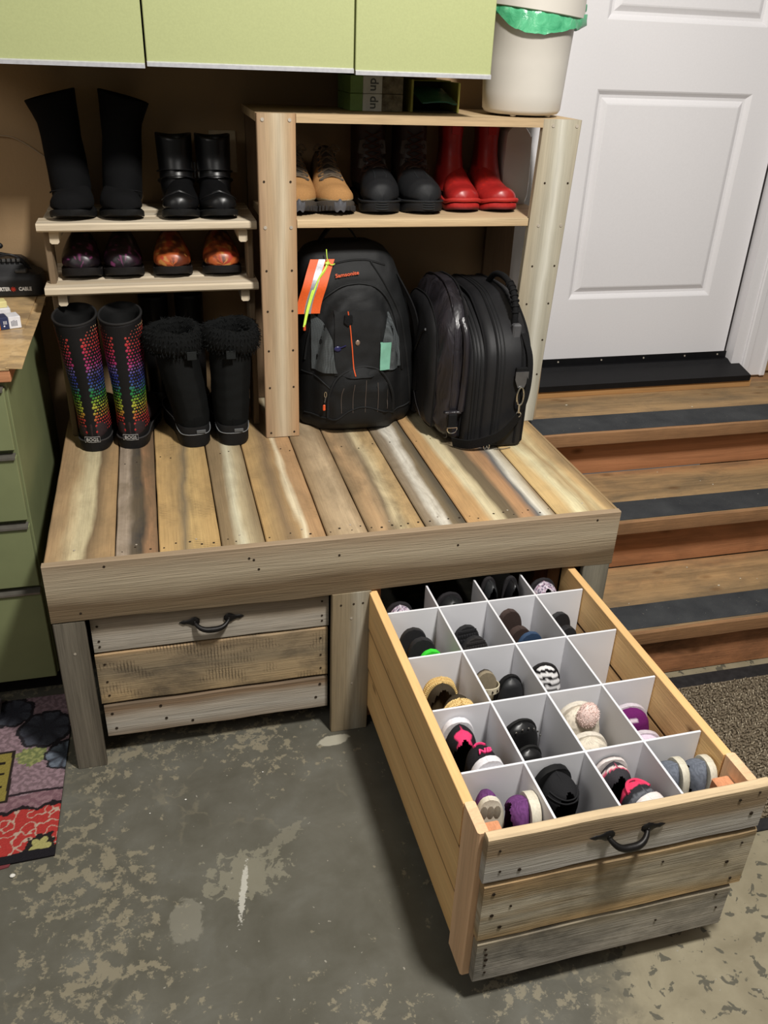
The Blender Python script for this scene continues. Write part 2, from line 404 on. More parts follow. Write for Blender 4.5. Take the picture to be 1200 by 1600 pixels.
# ------------------------------------------------------------------ wooden steps up to the door
st = thing('steps', 'three worn orange-brown wooden steps with black grip strips leading to white door', 'steps', (1.9, -0.4, 0))
def ww(x): return x-1.9
SX0, SX1 = 1.325, 2.75
levels = [(-0.8246, 0.178, -0.508, -0.797), (-0.5633, 0.3645, -0.250, -0.508), (-0.3045, 0.529, 0.098, -0.250)]
for i, (ny, z, by, ry) in enumerate(levels):
    tm = wood('tread_wood_%d' % i, [(0, C(136, 108, 72)), (0.3, C(174, 138, 88)), (0.55, C(152, 122, 80)), (0.8, C(178, 138, 86)), (1, C(182, 130, 78))][::-1],
              'X', 'Y', 0.33, 50+i, 0.45, 0.45, dirt=0.6, dirtc=C(100, 86, 66), rough=0.75, ring=0.6, knots=0.5)
    nm = wood('nosing_wood_%d' % i, [(0, C(140, 98, 58)), (1, C(160, 115, 70))], 'X', 'Z', 0.04, 60+i, 0.4, 0.45, dirt=0.4, dirtc=C(96, 72, 48), ring=0.6)
    rm = wood('riser_wood_%d' % i, [(0, C(170, 110, 62)), (0.5, C(192, 126, 74)), (1, C(176, 114, 66))], 'X', 'Z', 0.16, 70+i, 0.4, 0.3,
              dirt=[0.75, 0.35, 0.1][i], dirtc=C(96, 66, 42), knots=0.8, ring=0.5)
    board('tread', st, ww(SX0), ww(SX1), ny+0.012+0.4, by+0.4, z-0.042, z, tm, 0.003, 0.0015, i)
    board('nosing', st, ww(SX0), ww(SX1), ny+0.4, ny+0.0125+0.4, z-0.042, z+0.0005, nm, 0.003, 0.002, i+5)
    board('riser', st, ww(SX0), ww(SX1), ry+0.4, ry+0.022+0.4, 0.002 if i == 0 else levels[i-1][1]+0.001, z-0.043, rm, 0.001)
    board('stringer', st, ww(SX0)-0.009, ww(SX0)-.0005, ry+0.4+.002, by+0.4, 0.002 if i == 0 else levels[i-1][1]-0.1, z-0.043, rm, 0.001)
def grip_mat():
    s = N('grip_tape'); o = s.tc.outputs['Object']
    n = s.noise(o, 500, 2); sp = s.noise(s.mapping(o, (2, 1, 0)), 60, 5, 0.7)
    c = s.ramp(s.noise(o, 12, 4), [(0.3, C(48, 50, 53)), (0.7, C(64, 66, 68))])
    c = s.mix(s.ramp(sp, [(0.66, g(0)), (0.70, g(0.8))]), c, C(120, 115, 105)); s.bump(n, 0.6, 0.001)
    return s.out(c, 0.85, 0.25)
M_grip = grip_mat()
for (a, b, z) in ((-0.806, -0.703, 0.178), (-0.549, -0.447, 0.3645), (-0.296, -0.178, 0.529)):
    MB().bbox(ww(SX0), ww(SX1), a+0.4, b+0.4, z-0.0005, z+0.0022, 0.0006).build('grip_strip', M_grip, st)
board('sill_support', st, ww(1.42), ww(2.248), -0.012+0.4, 0.09+0.4, 0.529, 0.5525, wood('sill_strip', [(0, C(178, 128, 66)), (1, C(190, 140, 75))], 'X', 'Z', .03, 77), 0.001)
pm = MB()
for i in range(26):
    lv = levels[random.choice((0, 0, 1, 1, 2))]; x = random.uniform(1.45, 2.2); y = random.uniform(lv[0]+0.005, lv[2]-0.02)
    r = random.uniform(0.001, 0.003); pm.ball((ww(x), y+0.4, lv[1]+0.0012), (r*1.5, r, 0.0012), 6)
pm.build('paint_flecks', plain('fleck_white', C(205, 198, 180), 0.7), st, kind='stuff')

# ------------------------------------------------------------------ storage bench
bench = thing('storage_bench', 'large storage bench of reclaimed pallet boards with two wide drawers', 'bench', (0, 0, 0))
planks = [
 (0.000, 0.141, [(0, C(166, 128, 88)), (.2, C(176, 142, 100)), (.38, C(212, 192, 150)), (.55, C(205, 186, 145)), (.66, C(128, 102, 72)), (.85, C(172, 136, 92)), (1, C(176, 138, 92))], dict(dirt=.1)),
 (0.144, 0.231, [(0, C(160, 138, 120)), (.28, C(172, 150, 132)), (.42, C(92, 80, 70)), (.62, C(66, 60, 56)), (.74, C(166, 120, 82)), (1, C(120, 92, 66))], dict(dirt=.35, ends=.5)),
 (0.234, 0.363, [(0, C(196, 154, 92)), (.35, C(186, 148, 92)), (.5, C(132, 112, 84)), (.62, C(198, 160, 98)), (1, C(188, 148, 88))], dict(saw=.55, ends=.9)),
 (0.366, 0.458, [(0, C(140, 114, 80)), (.25, C(146, 120, 86)), (.5, C(214, 202, 172)), (.68, C(190, 168, 130)), (1, C(136, 110, 76))], dict(ends=.4)),
 (0.461, 0.595, [(0, C(188, 146, 86)), (.25, C(178, 142, 90)), (.45, C(138, 110, 78)), (.6, C(170, 134, 88)), (.7, C(226, 206, 172)), (.8, C(180, 138, 94)), (1, C(180, 136, 90))], dict(saw=.35, ends=.3)),
 (0.598, 0.690, [(0, C(150, 120, 84)), (.4, C(190, 160, 124)), (.7, C(196, 166, 130)), (1, C(150, 118, 82))], dict(ends=.4, dirt=.2)),
 (0.693, 0.825, [(0, C(140, 112, 78)), (.25, C(190, 150, 106)), (.45, C(140, 118, 90)), (.6, C(216, 192, 148)), (.8, C(202, 166, 112)), (1, C(178, 140, 90))], dict(saw=.3, ends=.9, dirt=.35)),
 (0.828, 0.924, [(0, C(140, 118, 92)), (.2, C(160, 140, 118)), (.38, C(226, 216, 204)), (.58, C(218, 206, 192)), (.72, C(132, 112, 84)), (1, C(84, 76, 66))], dict(dirt=.25)),
 (0.927, 1.149, [(0, C(190, 142, 86)), (.18, C(206, 158, 98)), (.26, C(222, 204, 164)), (.36, C(212, 190, 148)), (.42, C(118, 100, 74)), (.55, C(110, 92, 70)), (.63, C(188, 138, 92)), (.72, C(178, 130, 88)), (.78, C(100, 98, 100)), (.86, C(222, 212, 198)), (.94, C(200, 184, 160)), (1, C(150, 122, 90))], dict(ends=.5)),
 (1.152, 1.304, [(0, C(214, 176, 112)), (.25, C(206, 168, 108)), (.4, C(222, 206, 162)), (.55, C(178, 146, 98)), (.68, C(212, 186, 136)), (.85, C(206, 166, 108)), (1, C(156, 124, 82))], dict(dirt=.05)),
]
for i, (a, b, rp, kw) in enumerate(planks):
    kw = dict(kw); kw['dirt'] = kw.get('dirt', 0)+.28; kw.setdefault('dirtc', C(104, 86, 62))
    m = wood('top_plank_%d' % i, rp, 'Y', 'X', b-a, 3+i*3, 0.30 if i != 8 else 0.13, 0.30, length=0.81, ring=0.3, **kw)
    board('plank', bench, a, b, -0.811+random.uniform(0, .0005), 0.06, H-0.018-random.uniform(0, .0012), H-random.uniform(0, .0015), m, 0.0022, 0.0012, i)
board('edge_strip', bench, 1.3045, 1.312, -0.811, 0.06, H-0.09, H-0.001, wood('edge_strip_w', [(0, C(140, 112, 74)), (1, C(158, 126, 84))], 'Y', 'Z', .1, 90), 0.001)
fas = wood('fascia_wood', [(0, C(112, 94, 68)), (.12, C(116, 96, 68)), (.26, C(108, 88, 62)), (.4, C(150, 132, 104)), (.6, C(172, 156, 128)), (.8, C(166, 148, 120)), (1, C(158, 134, 104))],
           'X', 'Z', 0.145, 22, 0.22, 0.22, ring=.22, bump=.9)
# fascia with a gently wavy lower edge
fm = MB(); rs = []
for i in range(40):
    t = i/39; x = -0.002+t*1.312; dz = 0.0035*math.sin(t*9+1)+0.002*mn.noise(Vector((t*14, 2, 0)))
    z0, z1, y0, y1, b = 0.4165+dz, 0.563, -0.8295, -0.8115, 0.002
    rs.append([(x-0.654, y+0.8205, z-0.49) for (y, z) in ((y0+b, z0), (y1-b, z0), (y1, z0+b), (y1, z1-b), (y1-b, z1), (y0+b, z1), (y0, z1-b), (y0, z0+b))])
fm.rings(rs); fm.build('fascia_board', fas, bench, (0.654, -0.8205, 0.49))
legL = wood('leg_wood_grey', [(0, C(102, 95, 82)), (.5, C(120, 112, 96)), (1, C(96, 88, 74))], 'Z', 'X', 0.066, 31, .2, .6, ring=.5)
legM = wood('leg_wood_mid', [(0, C(140, 122, 90)), (.4, C(150, 134, 104)), (.6, C(176, 168, 148)), (1, C(138, 120, 88))], 'Z', 'X', 0.093, 34, .2, .4)
legR = wood('leg_wood_right', [(0, C(124, 120, 106)), (.5, C(140, 134, 116)), (1, C(118, 112, 96))], 'Z', 'X', 0.07, 36, .2, .5)
board('leg', bench, -0.001, 0.0645, -0.829, -0.811, 0.001, 0.417, legL, 0.002, 0.001, 3)
board('leg', bench, 0.604, 0.697, -0.832, -0.812, 0.001, 0.4155, legM, 0.002, 0.001, 4)
board('leg', bench, 1.236, 1.306, -0.829, -0.811, 0.001, 0.417, legR, 0.002, 0.001, 5)
for x0, x1 in ((0.0, 0.09), (0.61, 0.69), (1.216, 1.306)):
    board('leg', bench, x0, x1, 0.04, 0.06, 0.001, H-0.02, legL, 0.002)
M_inner = wood('inner_board', [(0, C(120, 90, 58)), (.5, C(150, 112, 72)), (1, C(130, 98, 62))], 'X', 'Z', .4, 12)
M_orange = wood('orange_post', [(0, C(176, 118, 68)), (1, C(190, 130, 78))], 'Z', 'X', .05, 13)
board('side_panel', bench, 0.0, 0.018, -0.81, 0.04, 0.06, H-0.019, wood('side_panel_l', [(0, C(110, 92, 66)), (1, C(140, 118, 84))], 'Y', 'Z', .5, 14), 0.001)
board('side_panel', bench, 1.286, 1.304, -0.81, 0.04, 0.06, H-0.019, M_inner, 0.001)
board('back_panel', bench, 0.02, 1.285, 0.02, 0.038, 0.06, H-0.019, M_inner, 0.001)
board('inner_post', bench, 0.700, 0.725, -0.811, -0.78, 0.02, H-0.02, M_orange, 0.001)
board('inner_post', bench, 1.188, 1.222, -0.74, -0.70, 0.08, H-0.02, M_orange, 0.001)
board('inner_post', bench, 1.150, 1.186, -0.74, -0.72, 0.08, H-0.02, wood('dark_inner', [(0, C(110, 66, 40)), (1, C(126, 78, 48))], 'Z', 'X', .05, 15), 0.001)
board('divider_wall', bench, 0.640, 0.66, -0.81, 0.03, 0.06, H-0.019, M_inner, 0.001)
nl = MB(); sw = MB()
for (a, b, rp, kw) in planks:
    if kw.get('ends', 0) or kw.get('dirt', 0) > .2:
        k = max(3, int((b-a)/0.022))
        for j in range(k):
            if random.random() < .85: nl.disc((a+(j+.5)*(b-a)/k+random.uniform(-.004, .004), -0.79+random.uniform(-.006, .012), H-0.0004), (0, 0, 1), random.uniform(.0015, .003), 7, .0006)
            if random.random() < .5: nl.disc((a+(j+.5)*(b-a)/k, -0.34+random.uniform(-.02, .02), H-0.0004), (0, 0, 1), .002, 7, .0006)
    for _ in range(1): sw.disc(((a+b)/2+random.uniform(-.02, .02), -0.77, H-.0003), (0, 0, 1), .0022, 8, .0008)
for x, z in ((0.06, .44), (0.42, .535), (.43, .53), (.9, .515), (1.25, .545), (.62, .52), (.12, .55), (.44, .505)):
    nl.disc((x, -.8297, z), (0, -1, 0), .0028, 8, .0006)
for x in (.625, .655, .677): nl.disc((x, -.8322, .385), (0, -1, 0), .0026, 8, .0006)
sw.disc((.035, -.8292, .335), (0, -1, 0), .003, 8, .001); sw.disc((.65, -.832, .345), (0, -1, 0), .003, 8, .001); sw.disc((.655, -.832, .15), (0, -1, 0), .003, 8, .001)
nl.build('nail_holes', M_hole, bench, kind='stuff'); sw.build('screw_heads', M_screw, bench, kind='stuff')

def drawer_handle(parent, x0, x1, y, z, drop):
    """black iron bow pull: two spear tips, round rosettes, drooping flat bow"""
    mb = MB(); r = .0125; a = x0+.031; b = x1-.029
    for cx, s_, tip in ((a, -1, x0), (b, 1, x1)):
        rs = []
        for t, rad in ((-.9, .35), (-.5, .8), (0, 1), (.45, .85), (1.0, .5), (1.5, .38), (1.9, .45), (2.3, .28), (2.75, .03)):
            rr = r*rad; px = cx+s_*t*r
            rs.append([(px, y-(.0025+.0035*max(0, math.sin(q)))*min(1, rad+.3) if True else y, z+rr*math.cos(q)) for q in [2*PI*k/12 for k in range(12)]])
        mb.rings(rs); mb.ball((cx, y-.0065, z), (.0032, .002, .0032), 8)
    P = []
    for i in range(27):
        u = -1+2*i/26; P.append(((a+b)/2+u*(b-a)/2, y-.004-.015*(1-u**4), z-.003-drop*(1-abs(u)**2.6)))
    mb.tube(P, [.0042+.0030*math.sin(PI*i/26) for i in range(27)], 8)
    return mb.build('handle', M_black_metal, parent, smooth=True, ang=50)

# closed drawer (left)
d1 = MB().box(0.075, 0.590, -0.785, -0.02, 0.062, 0.075).build('drawer', M_inner, bench)
d1['label'] = 'closed left drawer'
b1m = wood('drawer_top_board', [(0, C(162, 152, 136)), (.35, C(180, 170, 154)), (.6, C(166, 150, 128)), (1, C(156, 138, 116))], 'X', 'Z', .105, 81, .3, .5, dirt=.15, bump=.7)
b2m = wood('drawer_mid_board', [(0, C(188, 156, 104)), (.2, C(176, 150, 108)), (.55, C(150, 132, 102)), (.85, C(162, 138, 102)), (1, C(176, 140, 92))], 'X', 'Z', .145, 83, .35, .45, saw=.6, sawc=C(62, 54, 44), dirt=.75, dirtc=C(74, 66, 56), bump=.7)
b3m = wood('drawer_low_board', [(0, C(142, 124, 102)), (.3, C(184, 176, 162)), (.6, C(182, 170, 152)), (.8, C(146, 118, 88)), (1, C(100, 86, 68))], 'X', 'Z', .1, 85, .25, .5, bump=.7)
board('front_board', d1, 0.072, 0.601, -0.806, -0.788, 0.312, 0.414, b1m, .003, .0022, 11)
board('front_board', d1, 0.071, 0.599, -0.806, -0.788, 0.166, 0.308, b2m, .003, .0022, 12)
board('front_board', d1, 0.074, 0.599, -0.806, -0.788, 0.064, 0.160, b3m, .004, .0035, 13)
nl = MB()
for z in (.33, .345, .385): nl.disc((.085, -.8068, z), (0, -1, 0), .0028, 7, .0008); nl.disc((.585, -.8068, z), (0, -1, 0), .0026, 7, .0008)
for z in (.19, .23, .28): nl.disc((.09, -.8068, z), (0, -1, 0), .0028, 7, .0008); nl.disc((.582, -.8068, z), (0, -1, 0), .0026, 7, .0008)
for x, z in ((.095, .09), (.09, .135), (.21, .1), (.27, .082), (.57, .1), (.58, .14), (.2, .14)): nl.disc((x, -.8068, z), (0, -1, 0), .0035, 7, .0008)
nl.build('nail_holes', M_hole, d1, kind='stuff')
drawer_handle(d1, 0.263, 0.399, -0.8065, 0.3705, 0.013)
for x in (0.078, 0.572): board('side_board', d1, x, x+.018, -0.785, -0.02, .076, .40, M_inner, .001)

# open drawer (right), its own frame slightly skewed as in the photograph
OX, OY, OA = 0.7143, -0.9141, 0.0122
d2 = MB().box(-0.001, 0.4813, -0.628, 0.108, 0.066, 0.078).build('drawer', wood('drawer_floor', [(0, C(170, 118, 70)), (1, C(188, 136, 84))], 'Y', 'X', .5, 16), bench, (OX, OY, 0), rot=(0, 0, OA))
d2['label'] = 'open right drawer divided into shoe compartments'
def dw(x, t, z):
    v = Matrix.Rotation(OA, 3, 'Z') @ Vector((x, -t, 0)); return (OX+v.x, OY+v.y, z)
pine = lambda sd, k=1.0, wz=.115, top=0, low=1: wood('pine_side_%d' % sd, [(0, C(92, 62, 34) if low else C(232, 178, 106)), (.035, C(232*k, 178*k, 106*k)), (.5, C(244*k, 194*k, 122*k)), (.965, C(238*k, 184*k, 112*k)), (1, C(92, 62, 34) if top else C(238, 184, 112))], 'Y', 'Z', wz, sd, .012, .22, knots=.9, ring=.25, rough=.55)  # dark ramp ends paint the gap shade between stacked boards
for xs, sd in ((-0.021, 1), (0.4823, 2)):
    for k, (z0, z1) in enumerate(((.3090, .411), (.1895, .3045), (.070, .185))):
        o = xs+(.0018*k if xs < 0 else -.0018*k)
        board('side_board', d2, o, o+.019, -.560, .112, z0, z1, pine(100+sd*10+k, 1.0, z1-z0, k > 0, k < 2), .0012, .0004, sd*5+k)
    pk = wood('corner_post_%d' % sd, [(0, C(232, 184, 134)), (1, C(242, 196, 148))], 'Z', 'Y', .09, 120+sd, .3, .25, rough=.6)
    board('corner_post', d2, xs, xs+.019, -.630, -.562, .050, .416, pk, .003)
    board('corner_post', d2, xs+.002, xs+.017, .092, .112, .070, .419, pk, .003)
    bx = 0.0 if xs < 0 else .446
    board('corner_block', d2, bx, bx+.034, -.628, -.585, .08, .385, wood('block_%d' % sd, [(0, C(206, 132, 82)), (1, C(224, 150, 98))], 'Z', 'X', .05, 130+sd, .3, .4), .002)
board('back_panel', d2, 0.0, .481, .094, .108, .08, .31, wood('drawer_back', [(0, C(120, 96, 68)), (1, C(136, 108, 76))], 'X', 'Z', .3, 17), .001)
for x in (0.002, .462): board('floor_slat', d2, x, x+.016, -.62, .09, .079, .092, pine(140, 1, .05, 0, 0), .001)
f1 = wood('front_board_a', [(0, C(172, 166, 158)), (.3, C(188, 182, 170)), (.5, C(172, 160, 142)), (.62, C(152, 128, 96)), (.85, C(156, 132, 100)), (1, C(214, 186, 142))], 'X', 'Z', .105, 91, .3, .3, dirt=.15, bump=.8)
f2 = wood('front_board_b', [(0, C(200, 164, 108)), (.15, C(176, 150, 106)), (.4, C(190, 174, 142)), (.6, C(192, 180, 154)), (.75, C(158, 134, 94)), (1, C(176, 142, 94))], 'X', 'Z', .142, 93, .7, .3, dirt=.6, dirtc=C(92, 80, 62), bump=.8)
f3 = wood('front_board_c', [(0, C(158, 150, 138)), (.4, C(186, 178, 164)), (.7, C(172, 164, 148)), (1, C(160, 146, 120))], 'X', 'Z', .1, 95, .5, .3, dirt=.75, dirtc=C(92, 88, 80), bump=.8)
board('front_board', d2, -0.012, .513, -.6515, -.6325, .318, .426, f1, .004, .0035, 21)
board('front_board', d2, -0.008, .516, -.6515, -.6325, .168, .312, f2, .004, .0035, 22)
board('front_board', d2, -0.006, .500, -.6515, -.6325, .054, .163, f3, .004, .0035, 23)
nl = MB()
for x, z in ((.01, .395), (.015, .345), (.05, .34), (.455, .40), (.492, .41), (.488, .36), (.01, .29), (.012, .235), (.045, .25), (.03, .2), (.49, .285), (.47, .24), (.49, .19), (.01, .145), (.012, .13), (.013, .115), (.012, .1), (.014, .08), (.25, .335), (.47, .15), (.48, .11), (.35, .115), (.33, .28)):
    nl.disc((x, -.6522, z), (0, -1, 0), random.uniform(.0022, .004), 8, .001)
nl.build('nail_holes', M_hole, d2, kind='stuff')
drawer_handle(d2, 0.173, 0.306, -.6525, .382, .017)
# white dividers
TH = .0045
for k in range(4):
    board('divider', d2, 0.0, .480, -.1636*k-TH/2, -.1636*k+TH/2, .10, .407, M_white_board, .0006)
for c in (1, 2, 3):
    board('divider', d2, .12*c-TH/2, .12*c+TH/2, -.627, .092, .10, .4065, M_white_board, .0006)

# ------------------------------------------------------------------ tall open shelf unit standing on the bench
cub = thing('open_shelf_unit', 'tall open wooden shelf unit with two broad posts standing on the bench', 'shelf', (0.945, -0.1, H))
def cw(x0, x1, y0, y1, z0, z1): return (x0-.945, x1-.945, y0+.1, y1+.1, z0-H, z1-H)
pL = wood('post_wood_left', [(0, C(170, 136, 100)), (.3, C(182, 154, 116)), (.55, C(202, 184, 152)), (.75, C(184, 154, 114)), (1, C(188, 142, 94))], 'Z', 'X', .092, 24, .22, .3)
pR = wood('post_wood_right', [(0, C(176, 162, 134)), (.3, C(176, 169, 148)), (.5, C(204, 200, 184)), (.65, C(178, 172, 152)), (1, C(174, 163, 138))], 'Z', 'X', .103, 27, .25, .25)
post = board('post', cub, *cw(.5336, .6253, -.2515, -.2335, H+.001, 1.3762), pL, .002)
def scr(post, cx, holes):
    a = MB(); b = MB()
    for (x, z, k) in holes:
        (a if k else b).disc((x-post.location.x-.945, -.0093, z-H-post.location.z), (0, -1, 0), .0042 if k else .0028, 10, .0016 if k else .0008)
    a.build('screw_heads', M_screw, post, kind='stuff'); b.build('nail_holes', M_hole, post, kind='stuff')
scr(post, 0, [(x, z, k) for (z, k) in ((1.363, 1), (1.227, 0), (1.121, 1), (1.016, 0), (.913, 0), (.808, 0), (.706, 0), (.575, 0)) for x in (.547, .611)])
# right post leans outwards slightly towards the top
pr = MB(); rs = []
for t in range(3):
    f = t/2; z = -.4075+.815*f; dx = -.029*(1-f)
    rs.append([(x+dx, y, z) for x, y in ((-.05, -.009), (-.048, -.0095), (.05, -.0095), (.052, -.0075), (.052, .009), (-.052, .009), (-.052, -.0075))])
pr.rings(rs); post2 = pr.build('post', pR, cub, (1.3047-.945, -.2425+.1, (1.3762-H)-.4075))
a = MB(); b = MB()
for z, k in ((1.362, 1), (1.226, 0), (1.12, 1), (1.014, 0), (.911, 0), (.807, 0), (.705, 0)):
    for x in (1.279, 1.344):
        dx = -.029*(1.3762-z)/.815
        (a if k else b).disc((x+dx-1.3047, -.0095, z-1.3762+.4075), (0, -1, 0), .0042 if k else .0028, 10, .0016 if k else .0008)
a.build('screw_heads', M_screw, post2, kind='stuff'); b.build('nail_holes', M_hole, post2, kind='stuff')
dk = wood('rear_post_wood', [(0, C(100, 78, 52)), (1, C(116, 90, 62))], 'Z', 'X', .1, 29)
side = wood('side_wood', [(0, C(160, 130, 92)), (.5, C(176, 148, 108)), (1, C(156, 126, 88))], 'Z', 'Y', .09, 28, .2, .3)
board('back_post', cub, *cw(1.325, 1.343, -.232, -.19, H+.001, 1.356), side, .001)
board('back_post', cub, *cw(.540, .580, .057, .075, H+.001, 1.356), dk, .001)
board('back_post', cub, *cw(1.245, 1.335, .057, .075, H+.001, 1.118), dk, .001)
topm = wood('unit_top_wood', [(0, C(190, 160, 116)), (.3, C(206, 178, 132)), (.6, C(186, 156, 112)), (1, C(196, 166, 120))], 'X', 'Y', .35, 44, .3, .35, ring=.5)
tp = MB(); out = [(.6263, -.2515), (1.2517, -.2515), (1.2517, -.2325), (1.356, -.2325), (1.356, .076), (.5336, .076), (.5336, -.2325), (.6263, -.2325)]
tp.prism([(x-.945, y+.08) for x, y in out], -.0095, .0095); tp.build('top_board', topm, cub, (0, .02, 1.3667-H))
board('shelf', cub, *cw(.553, 1.324, -.2325, .056, 1.1190, 1.1385), wood('unit_shelf_wood', [(0, C(206, 176, 130)), (.4, C(190, 160, 118)), (1, C(180, 150, 108))], 'X', 'Y', .3, 46, .3, .35), .001)
board('shelf_lip', cub, *cw(.6263, 1.2400, -.2515, -.233, 1.1190, 1.1385), wood('unit_shelf_edge', [(0, C(196, 164, 118)), (1, C(212, 184, 138))], 'X', 'Z', .02, 47, .3, .35, ring=.5), .001)

# ------------------------------------------------------------------ two-tier slatted shoe rack left of the unit
rack = thing('shoe_rack', 'low two-tier pale wooden shoe shelf fixed between wall and tall shelf post', 'shelf', (0.27, 0, H))
def rw(x0, x1, y0, y1, z0, z1): return (x0-.27, x1-.27, y0, y1, z0-H, z1-H)
rk = lambda sd: wood('rack_wood_%d' % sd, [(0, C(206, 188, 158)), (.3, C(222, 206, 178)), (.6, C(198, 178, 146)), (1, C(214, 196, 166))], 'X', 'Y', .09, sd, .4, .3, ring=.45)
for (z0, z1, xa, xb) in ((1.1055, 1.1255, .012, .5325), (.9542, .9735, .010, .5325)):
    board('shelf_plank', rack, *rw(xa, xb, -.1965, -.112, z0, z1), rk(int(z0*100)), .004, .002, int(z0*50), skew=.003)
    board('shelf_plank', rack, *rw(xa+.01, xb, -.104, -.018, z0, z1), rk(int(z0*100)+1), .004, .002, int(z0*50)+1, skew=.003)
    board('shelf_plank', rack, *rw(xa+.01, xb, -.010, .085, z0, z1), rk(int(z0*100)+2), .004, .002, int(z0*50)+2, skew=.003)
    for x in (.036, .489): board('cleat', rack, *rw(x, x+.022, -.172, .08, z0-.033, z0-.002), rk(7), .004)
up_ = wood('upright_wood', [(0, C(130, 108, 80)), (1, C(150, 126, 94))], 'Z', 'Y', .09, 48)
for x in (.020, .512): board('upright', rack, *rw(x, x+.015, -.15, -.07, H+.001, 1.104), up_, .002)
# ------------------------------------------------------------------ green wall cabinets
M_green = plain('green_laminate', C(166, 172, 122), 0.5, 0.35, 0, 220, 0.035, 0.15, 0.0006)
M_green_dk = plain('green_side', C(150, 150, 108), 0.55, 0.3, 0, 12, 0.06, 0.1, 0.0006)
M_alu = plain('aluminium_pull', C(206, 206, 210), 0.35, 0.5, 0.45, 120, 0.08, 0.05)
M_edge = plain('cabinet_edge_dark', C(40, 36, 30), 0.8, 0.2)
def wall_cabinet(label, x0, x1, zb):
    t = thing('wall_cabinet', label, 'cabinet', ((x0+x1)/2, -.1, zb)); w_ = (x1-x0)/2
    MB().bbox(-w_+.001, w_-.001, -.198, .198, .004, .64, .001).build('body', M_green_dk, t)
    d = MB().bbox(-w_+.0018, w_-.0018, -.2195, -.2, .003, .64, .0015).build('door', M_green, t)
    m = MB(); m.prism([(-.2235, -.004), (-.2235, .0035), (-.2195, .006), (-.2190, .0025), (-.196, .0025), (-.196, -.001), (-.218, -.004)], -w_+.002, w_-.002, 'x')
    m.build('pull_strip', M_alu, d)
    return t
wall_cabinet('light green wall cabinet door furthest left, above the tall black boots', -.158, .296, 1.466)
wall_cabinet('middle light green wall cabinet above black ankle boots and shelf unit', .2965, .7485, 1.470)
wall_cabinet('right light green wall cabinet ending beside the white bin', .749, 1.076, 1.467)

# ------------------------------------------------------------------ green drawer cabinet and worktop at the left
base = thing('drawer_cabinet', 'olive green base cabinet with four drawers at left, beside the bench', 'cabinet', (-.35, -.25, 0))
X1c, Y0c = -.050, -.565
def bw(x0, x1, y0, y1, z0, z1): return (x0+.35, x1+.35, y0+.25, y1+.25, z0, z1)
M_olive = plain('olive_paint', C(122, 129, 92), 0.5, 0.35, 0, 9, 0.08, 0.15, 0.0008, 6)
MB().bbox(*bw(-.65, X1c, Y0c, .095, .09, .872), .0015).build('body', M_olive, base)
MB().box(*bw(-.65, X1c-.002, Y0c+.06, .09, .0, .09)).build('toe_kick', plain('toe_kick_black', C(24, 22, 22), .8, .2), base)
zz = [(.092, .358), (.366, .536), (.544, .710), (.718, .866)]
for z0, z1 in zz:
    d = MB().bbox(*bw(-.648, X1c-.004, Y0c-.02, Y0c-.001, z0, z1-.008), .002).build('drawer_front', M_olive, base)
    m = MB(); xa, xb = -.645+.35, X1c-.006+.35; yy = Y0c+.25
    m.prism([(yy-.026, z1-.012), (yy-.026, z1-.007), (yy-.004, z1-.004), (yy-.004, z1-.008), (yy-.020, z1-.009)], xa, xb, 'x')
    m.build('pull_strip', plain('grey_pull', C(120, 116, 108), .4, .5, .5), d)
MB().box(*bw(-.22, -.165, Y0c-.0212, Y0c-.0198, .315, .326)).build('tape_label', plain('tape', C(190, 186, 170), .7), base)
def vinyl():
    s = N('stone_vinyl'); o = s.tc.outputs['Object']
    n = s.noise(s.mapping(o, (0, 0, 0), (1, 1, 1)), 18, 5, .6, .6); n2 = s.noise(s.mapping(o, (5, 3, 0), (5, 9, 5)), 1.8, 5, .6, 0)
    c = s.ramp(n, [(.3, C(176, 150, 112)), (.5, C(204, 172, 124)), (.62, C(214, 184, 138)), (.75, C(160, 138, 110))])
    c = s.mix(s.ramp(n2, [(.50, g(0)), (.62, g(.6))]), c, C(122, 104, 84)); return s.out(c, .4, .4)
wt = thing('worktop', 'tan stone-pattern worktop with curling vinyl edge on the olive cabinet', 'worktop', (-.35, -.25, .873))
def tw(x0, x1, y0, y1, z0, z1): return (x0+.35, x1+.35, y0+.25, y1+.25, z0-.873, z1-.873)
MB().bbox(*tw(-.65, -.036, -.585, .095, .8735, .9005), .002).build('core', wood('worktop_core', [(0, C(176, 112, 66)), (1, C(196, 130, 80))], 'X', 'Z', .03, 55, ring=.6), wt)
M_vin = vinyl()
MB().box(*tw(-.65, -.036, -.587, .095, .9008, .9035)).build('sheet', M_vin, wt)
v = MB(); rs = []
for i in range(14):
    t = i/13; y = -.588+t*.60; z = .9035+.0035*math.sin(t*5+1)
    xr = -.010-.004*t
    rs.append([(-.042+.35, y+.25, z-.873), (xr+.35, y+.25, z-.002-.873), (xr+.35, y+.25, z-.0036-.873), (-.042+.35, y+.25, z-.0016-.873)])
v.rings(rs); v.build('loose_edge', M_vin, wt)
MB().box(*tw(-.042, -.020, .02, .095, .8735, .9038)).build('back_edge', M_vin, wt)

